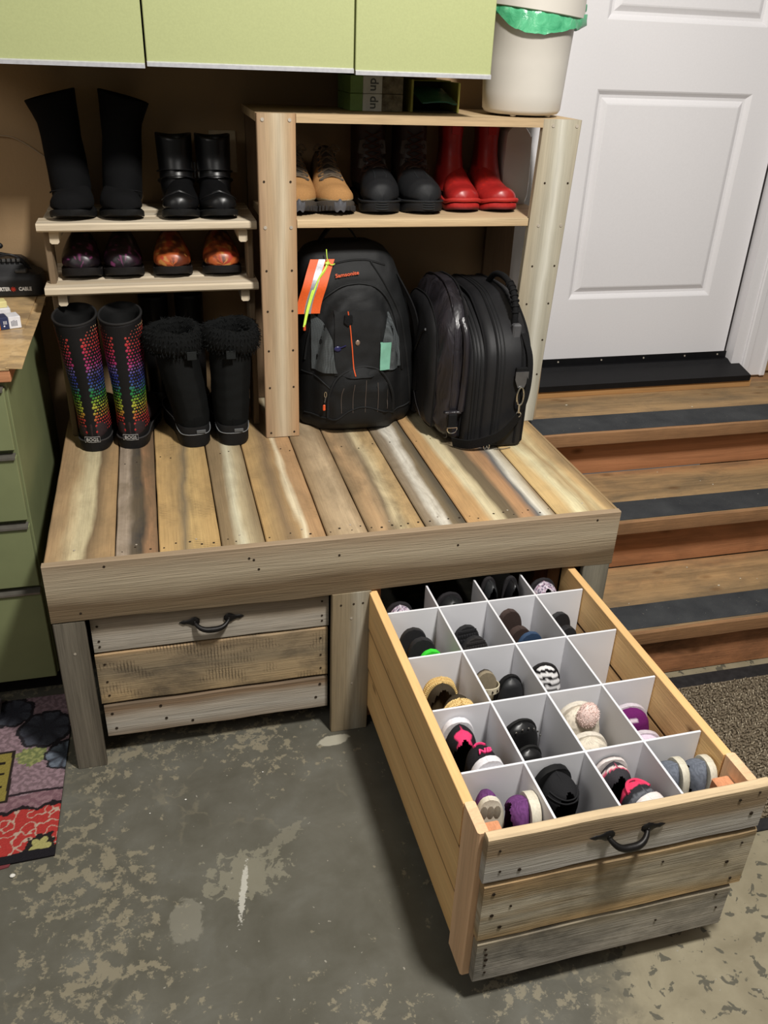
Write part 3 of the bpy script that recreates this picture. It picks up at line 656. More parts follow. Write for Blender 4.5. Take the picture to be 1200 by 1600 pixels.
# power-tool charger on the worktop
ch = thing('battery_charger', 'black power tool battery charger with coiled cable on the worktop', 'charger', (-.100, .044, .905))
M_tool = plain('tool_plastic', C(24, 24, 26), .45, .5, 0, 90, .2, .3)
m = MB(); rs = []
for z, a, b, yo in ((0, .082, .045, 0), (.004, .086, .05, 0), (.04, .086, .05, 0), (.055, .082, .047, .002), (.066, .055, .04, .008), (.085, .045, .034, .01), (.092, .035, .03, .01)):
    rs.append([(a*np.sign(math.cos(t))*abs(math.cos(t))**.35, yo+b*np.sign(math.sin(t))*abs(math.sin(t))**.35, z) for t in [2*PI*k/32 for k in range(32)]])
m.rings(rs); m.build('case', M_tool, ch, smooth=True, ang=35)
m = MB()
for k in range(5): m.bbox(-.02+.012*k, -.012+.012*k, -.036, -.02, .088, .096, .001)
m.bbox(.02, .05, -.045, -.02, .060, .070, .003); m.build('contacts', plain('tool_grey', C(70, 70, 70), .5), ch)
text('lettering', 'PORTER', .0128, plain('logo_white', C(210, 208, 205), .6), ch, (-.017, -.0508, .021), (PI/2, 0, 0), bold=.0006, sx=.85)
text('lettering', 'CABLE', .0128, bpy.data.materials['logo_white'], ch, (.040, -.0508, .021), (PI/2, 0, 0), bold=.0006, sx=.85)
m = MB()
for a in (0, 1, 2, 3):
    q = a*PI/4; dx, dz = math.cos(q)*.0065, math.sin(q)*.0065
    m.tube([(.0105-dx, -.0508, .021-dz), (.0105+dx, -.0508, .021+dz)], .0011, 5)
m.build('emblem', plain('logo_red', C(200, 60, 44), .6), ch)
m = MB()
m.tube(spline([(.05, 0, .07), (.03, -.03, .10), (-.02, -.02, .11), (-.05, .0, .13), (-.03, .01, .20), (-.05, .02, .29), (-.1, .03, .33)], 50), .004, 8)
m.tube(spline([(.06, -.01, .06), (.02, -.035, .105), (-.03, -.03, .10), (-.06, -.01, .12), (-.045, 0, .18), (-.065, .0, .24), (-.1, .01, .27)], 50), .003, 8)
m.ball((-.012, -.012, .125), (.010, .008, .008), 10); m.build('cable', M_tool, ch, smooth=True)
# little carton
bx = thing('small_carton', 'small orange, navy and white carton on the worktop', 'box', (-.088, -.285, .9045), (0, 0, .35))
m = MB(); m.bbox(-.045, -.005, -.02, .02, 0, .028, .0008); m.build('orange_panel', plain('carton_orange', C(232, 142, 34), .6), bx)
MB().bbox(-.0048, .0148, -.02, .02, 0, .028, .0008).build('navy_panel', plain('carton_navy', C(36, 46, 84), .6), bx)
MB().bbox(.015, .042, -.02, .02, 0, .028, .0008).build('white_panel', plain('carton_white', C(222, 222, 226), .6), bx)
m = MB()
for k in range(5): m.box(.020+.003*k, .0215+.003*k, -.0206, -.02, .006, .018+.001*(k % 3))
m.build('fine_print', plain('print_grey', C(110, 110, 120), .7), bx, kind='stuff')
m = MB()
for k in range(3): m.box(.003+.003*k, .0042+.003*k, -.0206, -.02, .012, .02)
m.ball((.004, -.0202, .008), (.002, .0006, .002), 8); m.build('fine_print', bpy.data.materials['carton_white'], bx, kind='stuff')
bx2 = thing('small_carton', 'small white carton standing behind the orange carton on the worktop', 'box', (-.105, -.215, .9045), (0, 0, .3))
MB().bbox(-.04, .03, -.02, .02, 0, .03, .0015).build('carton', bpy.data.materials['carton_white'], bx2)
MB().bbox(-.03, .026, -.012, .022, .0303, .045, .0015).build('flap', plain('carton_cream', C(226, 214, 150), .6), bx2)

# wall outlet and thin cord
ou = thing('wall_outlet', 'beige wall outlet plate behind the black ankle boots', 'outlet', (.482, WALL-.001, 1.262))
M_plate = plain('outlet_ivory', C(176, 160, 132), .5)
MB().bbox(-.036, .036, -.006, 0, -.058, .048, .002).build('plate', M_plate, ou)
for z in (-.024, .016): MB().bbox(-.017, .017, -.008, -.006, z-.013, z+.013, .0015).build('socket', M_plate, ou)
m = MB(); m.tube(spline([(-.30, WALL-.012, 1.24), (-.16, WALL-.01, 1.285), (-.075, WALL-.01, 1.289), (-.031, WALL-.01, 1.279), (.025, WALL-.01, 1.240), (.07, WALL-.01, 1.20), (.09, WALL-.01, 1.135)], 50), .0022, 6)
tag(m.build('cord', plain('cord_tan', C(150, 130, 104), .6), smooth=True), 'thin pale cord running along the tan wall behind the tall boots', 'cord')

# ------------------------------------------------------------------ things on top of the tall unit
TZ = 1.3768
bn = thing('waste_bin', 'off-white plastic waste bin with rounded handle rim on the shelf unit', 'bin', (1.238, -.128, TZ))
M_bin = plain('bin_plastic', C(200, 195, 186), .45, .4, 0, 10, .03, .1, .001)
m = MB(); rs = []
prof = [(.082, .0), (.095, .003), (.1015, .012), (.104, .05), (.108, .12), (.114, .22), (.1145, .2205), (.110, .22), (.103, .12), (.099, .05), (.094, .012)]
for r, z in prof: rs.append([(r*math.cos(t), r*.96*math.sin(t), z+.004) for t in [2*PI*k/56 for k in range(56)]])
m.rings(rs); m.build('bucket', M_bin, bn, smooth=True, ang=45)
m = MB(); rs = []   # broad tilted rim band
for k in range(64):
    t = 2*PI*k/64; c_, s_ = math.cos(t), math.sin(t); zt = .262-.012*c_+.006*s_
    r0 = .121+.014*max(0, c_)**6
    rs.append([(r0*c_, r0*.98*s_, zt-.027), ((r0+.004)*c_, (r0+.004)*.98*s_, zt-.025), ((r0+.003)*c_, (r0+.003)*.98*s_, zt+.026), ((r0-.006)*c_, (r0-.006)*.98*s_, zt+.028), ((r0-.01)*c_, (r0-.01)*.98*s_, zt+.02), ((r0-.006)*c_, (r0-.006)*.98*s_, zt-.02)])
rs.append(rs[0]); m.rings(rs, False, False); m.build('rim', M_bin, bn, smooth=True, ang=50)
MB().tube([(.1335, -.020, .247), (.1385, -.0235, .247)], .0085, 16).build('finger_hole', plain('hole_green', C(60, 150, 104), .6), bn)
m = MB()
for a_ in (-2.2, -.9, .6, 2.2): m.ball((.078*math.cos(a_), .078*math.sin(a_), .004), (.009, .009, .0042), 8)
m.build('foot', M_bin, bn, smooth=True)
# liner
def liner():
    s = N('green_film'); o = s.tc.outputs['Object']; n = s.noise(o, 30, 4, .6, .8)
    c = s.ramp(n, [(.3, C(56, 150, 104)), (.6, C(96, 190, 140)), (.75, C(150, 216, 176))]); s.bump(n, .7, .004)
    s.out(c, .25, .6); s.b.inputs['Alpha'].default_value = .93; return s.m
m = MB(); rs = []
nn = 96
for j, (rr, zz_) in enumerate(((.088, .13), (.10, .21), (.113, .243), (.1185, .241), (.1205, .222), (.122, .205), (.123, .188))):
    ring = []
    for k in range(nn):
        t = 2*PI*k/nn; q = mn.noise(Vector((math.cos(t)*3, math.sin(t)*3, j*.5)))*.5+mn.noise(Vector((math.cos(t)*9, math.sin(t)*9, j*.3)))*.5
        hang = .6+.55*math.exp(-((t-4.35)/.75)**2)-.5*math.exp(-((t-3.4)/.4)**2)
        z = zz_ if j < 3 else .241-(.241-zz_)*hang
        z += -.012*math.cos(t)
        r2 = rr+q*.006*(j > 2)+(.022*max(0, math.cos(t+.18))**14 if 2 < j < 6 else 0)
        ring.append((r2*math.cos(t), r2*.98*math.sin(t), z+q*.006*(j > 2)))
    rs.append(ring)
m.rings(rs, False, False)
tag(m.build('bin_liner', liner(), None, (1.238, -.128, TZ), smooth=True, ang=180), 'shiny green plastic bag lining the off-white waste bin', 'bin bag')
# cartons under the cabinet
M_lg = plain('carton_green', C(116, 148, 80), .55); M_lw = plain('carton_label', C(210, 212, 206), .55); M_pic = plain('carton_photo', C(120, 112, 92), .7, .3, 0, 60, .5, 0)
for k, z in enumerate((0, .0405)):
    bx = thing('bag_carton', ['lower of two stacked green and white cartons on top of the shelf unit', 'upper of two stacked green and white cartons, just under the wall cabinet'][k], 'box', (.845, -.06, TZ+z), (0, 0, .03), 'stacked green cartons')
    MB().bbox(-.062, -.030, -.055, .08, 0, .0395, .001).build('green_panel', M_lg, bx)
    MB().bbox(-.0298, .020, -.055, .08, 0, .0395, .001).build('white_panel', M_lw, bx)
    MB().bbox(.0202, .075, -.055, .08, 0, .0395, .001).build('picture_panel', M_pic, bx)
    text('lettering', 'up', .030, plain('print_dark', C(90, 96, 96), .6), bx, (-.006, -.0556, .02), (PI/2, -PI/2, 0), bold=.0004)
bx = thing('open_carton', 'open yellow-green carton lying on the shelf unit beside the bin', 'box', (1.012, -.02, TZ))
M_yg = plain('carton_yellow_green', C(160, 158, 70), .55)
MB().bbox(-.068, -.062, -.09, .07, 0, .075, .001).build('side_panel', M_yg, bx)
MB().bbox(.056, .062, -.09, .07, 0, .070, .001).build('side_panel', M_yg, bx)
MB().bbox(-.062, .056, .05, .056, 0, .072, .001).build('back_panel', plain('carton_dark', C(52, 48, 36), .8), bx)
MB().bbox(-.062, .056, -.09, .07, 0, .003, .001).build('bottom_panel', bpy.data.materials['carton_dark'], bx)
MB().bbox(-.062, .056, -.03, .07, .070, .0725, .001).build('top_panel', M_yg, bx)
m = MB(); rs = []
for i in range(10):
    t = i/9; y = -.11+.14*t
    rs.append([(x, y-.012*math.cos(x*30), .0075+.030*math.exp(-((x-.0)/.03)**2)*(1-t*.2)*0.5+.03*t+abs(x)*.2+.003*mn.noise(Vector((x*60, y*60, 0)))+dz) for dz in (0, .003) for x in ([-.045+.01*k for k in range(10)] if dz == 0 else [.045-.01*k for k in range(10)])])
m.rings(rs); tag(m.build('plastic_bag', plain('dark_green_film', C(30, 92, 68), .3, .5, 0, 30, .2, .5), None, (1.008, -.04, TZ+.0035), smooth=True, ang=60), 'folded dark green plastic sheet spilling from the open carton', 'plastic bag')
# white plastic jug on the unit's shelf beside the red boots
m = MB(); rs = []
for y, k in ((-.035, .93), (-.030, 1), (.045, 1), (.05, .93)):
    P = [(-.034, 0), (.038, 0), (.040, .160), (.036, .178), (.016, .202), (-.010, .211), (-.032, .196), (-.040, .17), (-.040, .03)]
    rs.append([(p[0]*k, y, .004+(p[1]-.1)*k+.1-.004*(k == 1)) for p in spline(P+[P[0]], 40)[:-1]])
m.rings(rs); jug = m.build('plastic_jug', plain('milky_plastic', C(196, 190, 184), .35, .45, 0, 6, .05, .05), None, (1.285, .006, 1.1396), smooth=True, ang=50)
tag(jug, 'flat milky white plastic container behind the red boots on the shelf', 'container')

# ------------------------------------------------------------------ rug with printed pattern (left)
def rugcol(x, y):
    n = lambda s, o=0: mn.noise(Vector((x*s+o, y*s, o)))
    warp = .006*n(60, 3)+.003*n(160, 8)
    def lerp(a, b, t): return tuple(a[i]+(b[i]-a[i])*t for i in range(3))
    mauve = lerp((132, 110, 116), (160, 134, 142), sm(-.15, .15, n(110)))
    c = mauve
    if y < -.885+.004*math.sin(x*70): c = lerp((128, 96, 104), (150, 118, 124), sm(-.2, .2, n(90, 5)))
    if abs(y+.885+.10*(x+.09)**2*8-.004) < .0035: c = (52, 42, 46)
    if math.hypot((x+.105)/1.2, y+.765)+warp*2 < .03: c = lerp((120, 128, 84), (158, 160, 104), sm(-.2, .3, n(120, 2)))
    # yellow block with dark bars
    xr = -.146-.02*(y+.735)
    if -.901 < y < -.737 and x < xr:
        c = (148, 134, 68)
        if y < -.895 or y > -.744 or x > xr-.007: c = (48, 40, 36)
        if x < xr-.018 and any(abs(y-q) < .0035 for q in (-.775, -.81, -.85)): c = (42, 36, 30)
    # scalloped flowers, black outline and slate petals
    for (cx, cy, R_) in ((-.085, -.675, .062), (-.028, -.775, .047), (-.17, -.60, .05)):
        a = math.atan2(y-cy, x-cx); d = math.hypot(x-cx, y-cy)+warp
        rr = R_*(1+.10*abs(math.sin(a*3.5)))
        if d < rr:
            c = (46, 43, 47)
            if d < rr*.86:
                pet = abs(math.sin(a*3.5)); c = lerp((70, 76, 86), (126, 136, 150), sm(.2, .8, pet)*sm(rr*.2, rr*.7, d)*(.7+.5*n(90, 7))) if pet > .2 else (66, 66, 74)
                if cy > -.7: c = lerp(c, (56, 54, 62), .62)
    # red field with cream veins
    top = -.942+.012*abs(math.sin((x+.01)*48))+warp
    if y < top+.010: c = (40, 34, 36)
    if y < top:
        v_ = abs(mn.noise(Vector((x*42, y*42, 4)))+.3*mn.noise(Vector((x*90, y*90, 1))))
        c = (184, 62, 58) if v_ > .085 else (196, 170, 152)
        if math.hypot(x+.058, (y+1.045))+warp*2 < .036:
            c = (42, 38, 36)
            a = math.atan2(y+1.04, x+.058)
            if math.hypot(x+.058, y+1.04) < .013+.011*abs(math.cos(a*2.5+.4)): c = (178, 172, 110)
        if y < -1.05+.002*math.sin(x*60): c = (36, 34, 38)
    k = .86+.28*(n(700)+.5)*.5
    return (L1(c[0]*k), L1(c[1]*k), L1(c[2]*k), 1)
m = MB(); nx, ny = 190, 310; x0, x1, y0, y1 = -.42, -.025, -1.073, -.55
vs = []; cs = []
for j in range(ny):
    for i in range(nx):
        x = x0+(x1-x0)*i/(nx-1); y = y0+(y1-y0)*j/(ny-1)
        xx = x-.010*(1-j/(ny-1))*(i/(nx-1)) if True else x
        vs.append((xx, y-.012*(1-i/(nx-1))*(1-j/(ny-1)), .0045+.0006*mn.noise(Vector((x*300, y*300, 0))))); cs.append(rugcol(x, y))
m.add(vs, [(j*nx+i, j*nx+i+1, (j+1)*nx+i+1, (j+1)*nx+i) for j in range(ny-1) for i in range(nx-1)], cs)
bk = C(30, 27, 28)
m.prism([(x0, y0-.012), (x1-.010, y0), (x1, y1), (x0, y1)], .0005, .0038, 'z', bk)
tag(m.build('floor_rug', attr_mat('rug_print', .95, .1, 500, .5, .001)), 'colourful printed rug with red and mauve flower shapes at left', 'rug')
m = MB(); m.rings([[(-.3, -1.112, .0005), (-.3, -1.078, .0005), (-.3, -1.078, .003), (-.3, -1.112, .003)], [(-.125, -1.082, .0005), (-.12, -1.070, .0005), (-.12, -1.070, .003), (-.125, -1.082, .003)]])
tag(m.build('red_card', plain('dark_red_card', C(112, 46, 52), .8)), 'dark red strip of card poking out under the printed rug', 'card')
m = MB(); m.bbox(-.26, -.20, -.63, -.56, .0055, .03, .004)
tag(m.build('paper_bag', plain('crumpled_white', C(150, 140, 146), .8, .2, 0, 30, .2, .6, .004)), 'crumpled pale paper wad on the rug at the cabinet foot', 'paper')
m = MB()
for x, y, r in ((-.114, -1.107, .006), (-.072, -.795, .0035), (.239, -.977, .0025), (.16, -1.0, .0018), (.42, -.93, .002)):
    m.ball((x, y, r*.5+.0006), (r, r*.8, r*.5), 8)
tag(m.build('paper_scraps', plain('scrap_white', C(225, 222, 214), .8)), 'tiny white scraps scattered on the concrete floor', 'scraps', kind='stuff')

# ------------------------------------------------------------------ looped grey-brown mat (right)
mt = thing('door_mat', 'grey-brown looped door mat with smooth black border below the steps', 'mat', (1.9, -1.09, 0))
mx0, mx1, my0, my1 = 1.32, 2.5, -1.345, -.822
MB().bbox(mx0-1.9, mx1-1.9, my0+1.09, my1+1.09, .0005, .006, .002).build('border', plain('mat_rubber', C(38, 37, 38), .7, .3, 0, 60, .3, .4), mt)
MB().box(mx0+.04-1.9, mx1-.04-1.9, my0+.028+1.09, my1-.05+1.09, .0062, .0085).build('backing', plain('mat_base', C(112, 101, 84), .95, .1, 0, 150, .35, .8, .003), mt)
m = MB(); rnd = random.Random(3)
cA, cB, cD = C(140, 128, 110), C(120, 108, 91), C(176, 164, 142)
nxx = int((2.1-1.33)/.0088); nyy = int((my1-my0-.08)/.0088)
for i in range(nxx):
    for j in range(nyy):
        x = 1.362+i*.0088+rnd.uniform(-.003, .003)-1.9; y = my0+.03+j*.0088+rnd.uniform(-.003, .003)+1.09
        a = rnd.uniform(0, PI); dx, dy = math.cos(a)*.0042, math.sin(a)*.0042; px, py = -dy*.34, dx*.34
        h = rnd.uniform(.007, .012); t = rnd.random(); c = tuple(cA[q]*(1-t)+(cB if t < .8 else cD)[q]*t for q in range(3))+(1,)
        pts = [(-1, 0), (-.75, .8), (0, 1.0), (.75, .8), (1, 0)]
        vs = []
        for (u, v_) in pts:
            vs += [(x+dx*u+px, y+dy*u+py, .0085+h*v_), (x+dx*u-px, y+dy*u-py, .0085+h*v_)]
        m.add(vs, [(2*k, 2*k+1, 2*k+3, 2*k+2) for k in range(4)], c)
m.build('loop_pile', attr_mat('mat_pile', .9, .15, 300, .3), mt, kind='stuff')
# ================================================================== FOOTWEAR
M_shoe_matte = attr_mat('shoe_fabric', .9, .12, 350, .35, .0008)
M_shoe_leather = attr_mat('shoe_leather', .45, .35, 120, .3, .0008)
M_shoe_gloss = attr_mat('shoe_gloss', .36, .4, 60, .12, .0008)
M_rubber = attr_mat('shoe_rubber', .6, .25, 200, .25, .0008)
M_fur = attr_mat('boot_fur', .95, .15, 600, .4)

WP = [(0, 0), (.012, .30), (.03, .45), (.06, .58), (.1, .67), (.18, .74), (.3, .72), (.42, .73), (.55, .85), (.66, .96), (.75, 1.0), (.83, .97), (.89, .88), (.94, .72), (.97, .55), (.99, .32), (1, 0)]
def ts_list(n):  # stations crowded near both ends
    return [.5-.5*math.cos(PI*(i+.0)/(n-1)) for i in range(n)]
def wid(t, W, side=0): return max(.002, W/2*I(t, WP))
def cen(t, W, side): return side*W*.10*(-math.sin(PI*min(1, max(0, t-.0)))*.8+.5*sm(.6, 1, t))

def upt(L, W, side, hp, ts, t, a, heel=0, zc=.32, sq=.72, off=.001):
    h = max(.004, I(t, hp)); w_ = wid(t, W); endk = min(1, (max(0, t*(1-t))*30)**.5)
    hh = h*(.35+.65*endk) if t > .5 else h*(.55+.45*endk); cx, sx = math.cos(a), math.sin(a); zm = zc*hh
    x = w_*np.sign(cx)*abs(cx)**sq*(1-.22*sx**2); z = zm+(hh-zm)*sx**.9 if sx >= 0 else zm+zm*sx
    z0 = ts+heel*(1-sm(.25, .55, t))+.008*sm(.8, 1, t)
    return (float(x+cen(t, W, side))*(1+off*12), t*L, float(z0+z)+off)
def sole_mesh(L, W, th, side=0, col=(.02, .02, .02, 1), heel=0.0, spring=.012, col2=None, grow=.003, rocker=0, n=44):
    mb = MB(); T = ts_list(n); rs = []
    zb = lambda t: spring*sm(.75, 1, t)**1.4
    out = lambda t: wid(t, W)+grow
    cols = []
    for (dz, k) in ((0, .93), (.12, 1.0), (.55, 1.0), (.9, 1.0), (1, .96)):
        left = []; right = []
        for t in T:
            y = t*L*(1+2*grow/L)-grow; c = cen(t, W, side); z = zb(t)+dz*(th+heel*(1-sm(.25, .55, t)))
            left.append((c-out(t)*k, y, z)); right.append((c+out(t)*k, y, z))
        rs.append(left+right[::-1][1:-1]); cc = col2 if (col2 and dz >= .5) else col
        cols += [cc]*(len(rs[-1]))
    mb.rings(rs, True, True, cols); return mb

def upper_mesh(L, W, side, hp, ts, colf, opening=None, incol=(.01, .01, .01, 1), n=40, m=28, zc=.32, heel=0.0, sq=.72):
    """hp: (t,height) profile; opening: (tc, tr, xr) ellipse where the foot goes in"""
    mb = MB(); T = ts_list(n); rs = []; cols = []
    for t in T:
        h = max(.004, I(t, hp)); w_ = wid(t, W); c = cen(t, W, side); y = t*L
        z0 = ts+heel*(1-sm(.25, .55, t))+.008*sm(.8, 1, t)
        endk = min(1, (max(0, t*(1-t))*30)**.5); hh = h*(.35+.65*endk) if t > .5 else h*(.55+.45*endk)
        ring = []
        for k in range(m):
            a = 2*PI*k/m; cx, sx = math.cos(a), math.sin(a)
            x = w_*np.sign(cx)*abs(cx)**sq; zm = zc*hh
            if sx >= 0: x *= 1-.22*sx**2; z = zm+(hh-zm)*sx**.9
            else: z = zm+zm*sx
            col = colf(x/w_ if w_ > 0 else 0, t, z/max(h, .001), a)
            if opening and sx > 0:
                tc, tr, xr = opening; e = ((t-tc)/tr)**2+(x/(w_*xr))**2
                if e < 1:
                    z = max(.006, z-(.010+.06*(1-e))); z = min(z, hh*.75); col = incol
            ring.append((float(x+c), y, float(z0+z))); cols.append(col)
        rs.append(ring)
    mb.rings(rs, True, True, cols); return mb

def shaft_mesh(sections, colf, incol=(.008, .008, .008, 1), m=36, wall=.004, depth=.14, n=30, sq=.95, top_cut=None):
    """sections: (z, cx, cy, rx, ry) bottom to top, hollow at the top"""
    mb = MB(); Z = [s_[0] for s_ in sections]; rs = []; cols = []
    def at(z): return [float(np.interp(z, Z, [s_[i] for s_ in sections])) for i in (1, 2, 3, 4)]
    zt = Z[-1]
    def ring(z, dr, c0):
        cx, cy, rx, ry = at(z); r = []
        for k in range(m):
            a = 2*PI*k/m; ca, sa = math.cos(a), math.sin(a)
            zz = z
            if top_cut: zz = z+top_cut(ca, sa)*sm(zt-.10, zt, z)
            r.append((cx+(rx-dr)*np.sign(ca)*abs(ca)**sq, cy+(ry-dr)*np.sign(sa)*abs(sa)**sq, zz)); cols.append(c0 or colf(a, z))
        return r
    for i in range(n): rs.append(ring(Z[0]+(zt-Z[0])*i/(n-1), 0, None))
    rs.append(ring(zt, wall*.5, None)); rs[-1] = [(x, y, z+.0012) for x, y, z in rs[-1]]
    for i in range(8): rs.append(ring(zt-depth*i/7, wall, incol))
    mb.rings(rs, True, True, cols); return mb, at

def fur(mb, pts, nrm, length, col, rnd, k=1, lo=.6, hi=1.5):
    for p, q in zip(pts, nrm):
        for _ in range(k):
            d = Vector(q)+Vector((rnd.uniform(-.7, .7), rnd.uniform(-.7, .7), rnd.uniform(-.9, .3))); d.normalize()
            s_ = d.cross(Vector((rnd.uniform(-1, 1), rnd.uniform(-1, 1), rnd.uniform(-1, 1)))).normalized()*.0009
            L = length*rnd.uniform(.6, 1.2); P = Vector(p); kk = rnd.uniform(lo, hi); c_ = tuple(v*kk for v in col[:3])+(1,)
            e = P+d*L; mid = P+d*L*.55+Vector((0, 0, -L*.1))
            mb.add([P-s_, P+s_, mid+s_*.7, mid-s_*.7, e], [(0, 1, 2, 3), (3, 2, 4)], c_)

def laces(root, L, W, side, hp, ts, t0, t1, n, col, rad=.0018, spread=.45, mat=None, bow=True):
    mb = MB()
    def P(t, k):
        return upt(L, W, side, hp, ts, t, PI/2-k*spread*1.35, off=.0022)
    for i in range(n):
        a = t0+(t1-t0)*i/(n-1); b = t0+(t1-t0)*min(n-1, i+.8)/(n-1)
        mb.tube(spline([P(a, -1), P((a+b)/2, 0)[:2]+(P((a+b)/2, 0)[2]+.003,), P(b, 1)], 9), rad, 6, col)
        if i < n-1: mb.tube(spline([P(a, 1), P((a+b)/2, 0)[:2]+(P((a+b)/2, 0)[2]+.001,), P(b, -1)], 9), rad, 6, col)
    if bow:
        p = Vector(P(t0, 0)); 
        for s_ in (-1, 1):
            mb.tube(spline([p, p+Vector((s_*.022, .006, .012)), p+Vector((s_*.034, .012, .0)), p+Vector((s_*.016, .006, -.001)), p], 18), rad, 6, col)
            mb.tube(spline([p, p+Vector((s_*.014, .018, .004)), p+Vector((s_*.022, .034, -.006))], 12), rad, 6, col)
    return mb.build('laces', mat or M_shoe_matte, root, smooth=True)

def dark(c, k): return tuple(v*k for v in c[:3])+(1,)
BLK = C(20, 20, 21)

def place(root, loc, rot): root.location = loc; root.rotation_euler = rot; return root

# --- tall black pull-on boots, toes to the camera
def tall_boot(label, x, side, lean, yaw):
    r = thing('tall_boot', label, 'boot', (x, .072, 1.1280), (0, 0, PI+yaw), 'tall black boots')
    L, W = .255, .100; K = C(13, 13, 14)
    sole_mesh(L, W, .014, side, C(16, 16, 16), .010).build('sole', M_rubber, r, smooth=True)
    hp = [(0, .075), (.25, .085), (.45, .082), (.6, .066), (.75, .054), (.9, .046), (1, .03)]
    upper_mesh(L, W, side, hp, .013, lambda x_, t, z, a: C(17, 17, 18) if t > .62 else K, heel=.009).build('upper', M_shoe_matte, r, smooth=True, ang=80)
    sec = [(.03, 0, .100, .046, .095), (.06, 0, .100, .0485, .100), (.09, -lean*.1, .090, .0485, .086), (.13, -lean*.3, .074, .0490, .062), (.17, -lean*.5, .068, .0475, .058), (.205, -lean*.6, .066, .0495, .058), (.235, -lean*.9, .064, .054, .058), (.262, -lean*1.2, .064, .0600, .060)]
    mb, _ = shaft_mesh(sec, lambda a, z: K, n=34, top_cut=lambda ca, sa: .015*ca*(-1 if lean < 0 else 1))
    mb.build('shaft', M_shoe_matte, r, smooth=True, ang=70)
    mb = MB(); P = []
    for k in range(15):
        a = PI*k/14; P.append((.0465*math.cos(a), .158+.038*math.sin(a), .050+.012*math.sin(a)))
    mb.tube(P, .0018, 6, C(22, 22, 23)); mb.build('toe_seam', M_shoe_matte, r, smooth=True)
tall_boot('left tall black boot with flared slouching top, on the upper rack shelf', .088, 1, -.020, .02)
tall_boot('right tall black boot with flared slouching top, on the upper rack shelf', .217, -1, .018, -.02)

# --- black leather ankle boots with side buckles
def ankle_boot(label, x, side):
    r = thing('ankle_boot', label, 'boot', (x, .058, 1.1280), (0, 0, PI), 'black leather ankle boots')
    L, W = .245, .089; K = C(17, 17, 18)
    sole_mesh(L, W, .015, side, C(17, 17, 17), .012).build('sole', M_rubber, r, smooth=True)
    hp = [(0, .08), (.25, .09), (.45, .084), (.58, .064), (.72, .052), (.88, .044), (1, .03)]
    upper_mesh(L, W, side, hp, .014, lambda x_, t, z, a: K, heel=.010).build('upper', M_shoe_gloss, r, smooth=True, ang=80)
    sec = [(.03, 0, .080, .038, .072), (.06, 0, .078, .041, .070), (.095, 0, .070, .0425, .058), (.13, 0, .066, .044, .054), (.178, 0, .064, .0455, .056)]
    mb, at = shaft_mesh(sec, lambda a, z: K, n=24, depth=.1, top_cut=lambda ca, sa: .004*math.cos(2*math.atan2(sa, ca)))
    mb.build('shaft', M_shoe_gloss, r, smooth=True, ang=70)
    for zz_, tl in ((.092, .012), (.070, .020)):
        mb = MB()
        cx, cy, rx, ry = at(zz_)
        rs = [(( rx+.0022)*math.cos(a), cy+(ry+.0022)*math.sin(a), zz_+tl*math.sin(a)) for a in [2*PI*k/30 for k in range(30)]]
        mb.tube(rs, .0045, 6, C(22, 22, 23), .35, True); mb.build('strap', M_shoe_gloss, r, smooth=True); mb = MB()
    # padded toe welt lines
    for yy, rr in ((.176, .041), (.190, .043)):
        mb = MB()
        mb.tube([(rr*math.cos(a)*.98, yy+.030*math.sin(a), .052+.012*math.sin(a)-.012*abs(math.cos(a))) for a in [PI*k/16 for k in range(17)]], .0016, 6, C(24, 24, 25)); mb.build('toe_seam', M_shoe_gloss, r, smooth=True); mb = MB()
    pass
    mb = MB(); s_ = -side
    for zz_ in (.104, .085):
        mb.tube([(s_*(.0475), .066+dy, zz_+dz) for dy, dz in ((-.008, -.008), (.008, -.008), (.008, .009), (-.008, .009))], .0016, 6, closed=True)
    mb.build('buckle', M_chrome, r, smooth=True)
ankle_boot('left black leather ankle boot with outer buckle, on the upper rack shelf', .350, 1)
ankle_boot('right black leather ankle boot, beside the shelf post', .447, -1)

# --- printed clogs on the middle shelf
def printed_clog(label, x, pal, seed, grp, y=.09):
    r = thing('printed_clog', label, 'shoe', (x, y, .9755), (0, 0, PI), grp)
    L, W = .225, .096
    sole_mesh(L, W, .019, 0, C(24, 22, 22), .004).build('sole', M_rubber, r, smooth=True)
    hp = [(0, .06), (.2, .072), (.4, .088), (.55, .082), (.7, .066), (.85, .050), (.95, .036), (1, .02)]
    base_c, cols = pal
    def cf(x_, t, z, a):
        q = mn.noise(Vector((x_*2.2+seed, t*9, seed))); q2 = mn.noise(Vector((x_*4+seed, t*15, seed+5)))
        c = base_c
        for th, cc in cols:
            if (q if th[0] == 0 else q2) > th[1]: c = cc
        if t < .72: c = dark(c, .45)  # shelf shade painted into the print, only the toe stays bright
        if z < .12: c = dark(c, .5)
        return c
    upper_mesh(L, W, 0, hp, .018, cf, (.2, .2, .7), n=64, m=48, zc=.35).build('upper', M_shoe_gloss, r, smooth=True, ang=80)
    mb = MB(); mb.tube([((wid(t, W)+.001)*s_, t*L, .020) for s_, tt in ((1, ts_list(24)[1:]), (-1, ts_list(24)[::-1][1:-1])) for t in tt], .0022, 5, C(46, 42, 40), 1, True)
    mb.build('welt', M_rubber, r, smooth=True)
dk_pal = (C(30, 20, 28), [((0, .12), C(70, 26, 56)), ((1, .28), C(150, 56, 120)), ((0, .34), C(46, 44, 58))])
or_pal = (C(96, 44, 24), [((0, -.05), C(132, 62, 32)), ((0, .12), C(176, 88, 44)), ((1, .26), C(186, 128, 66)), ((0, .38), C(168, 62, 44))])
dk_pal = (C(22, 15, 20), [((0, .22), C(38, 18, 32)), ((1, .34), C(112, 50, 92))])
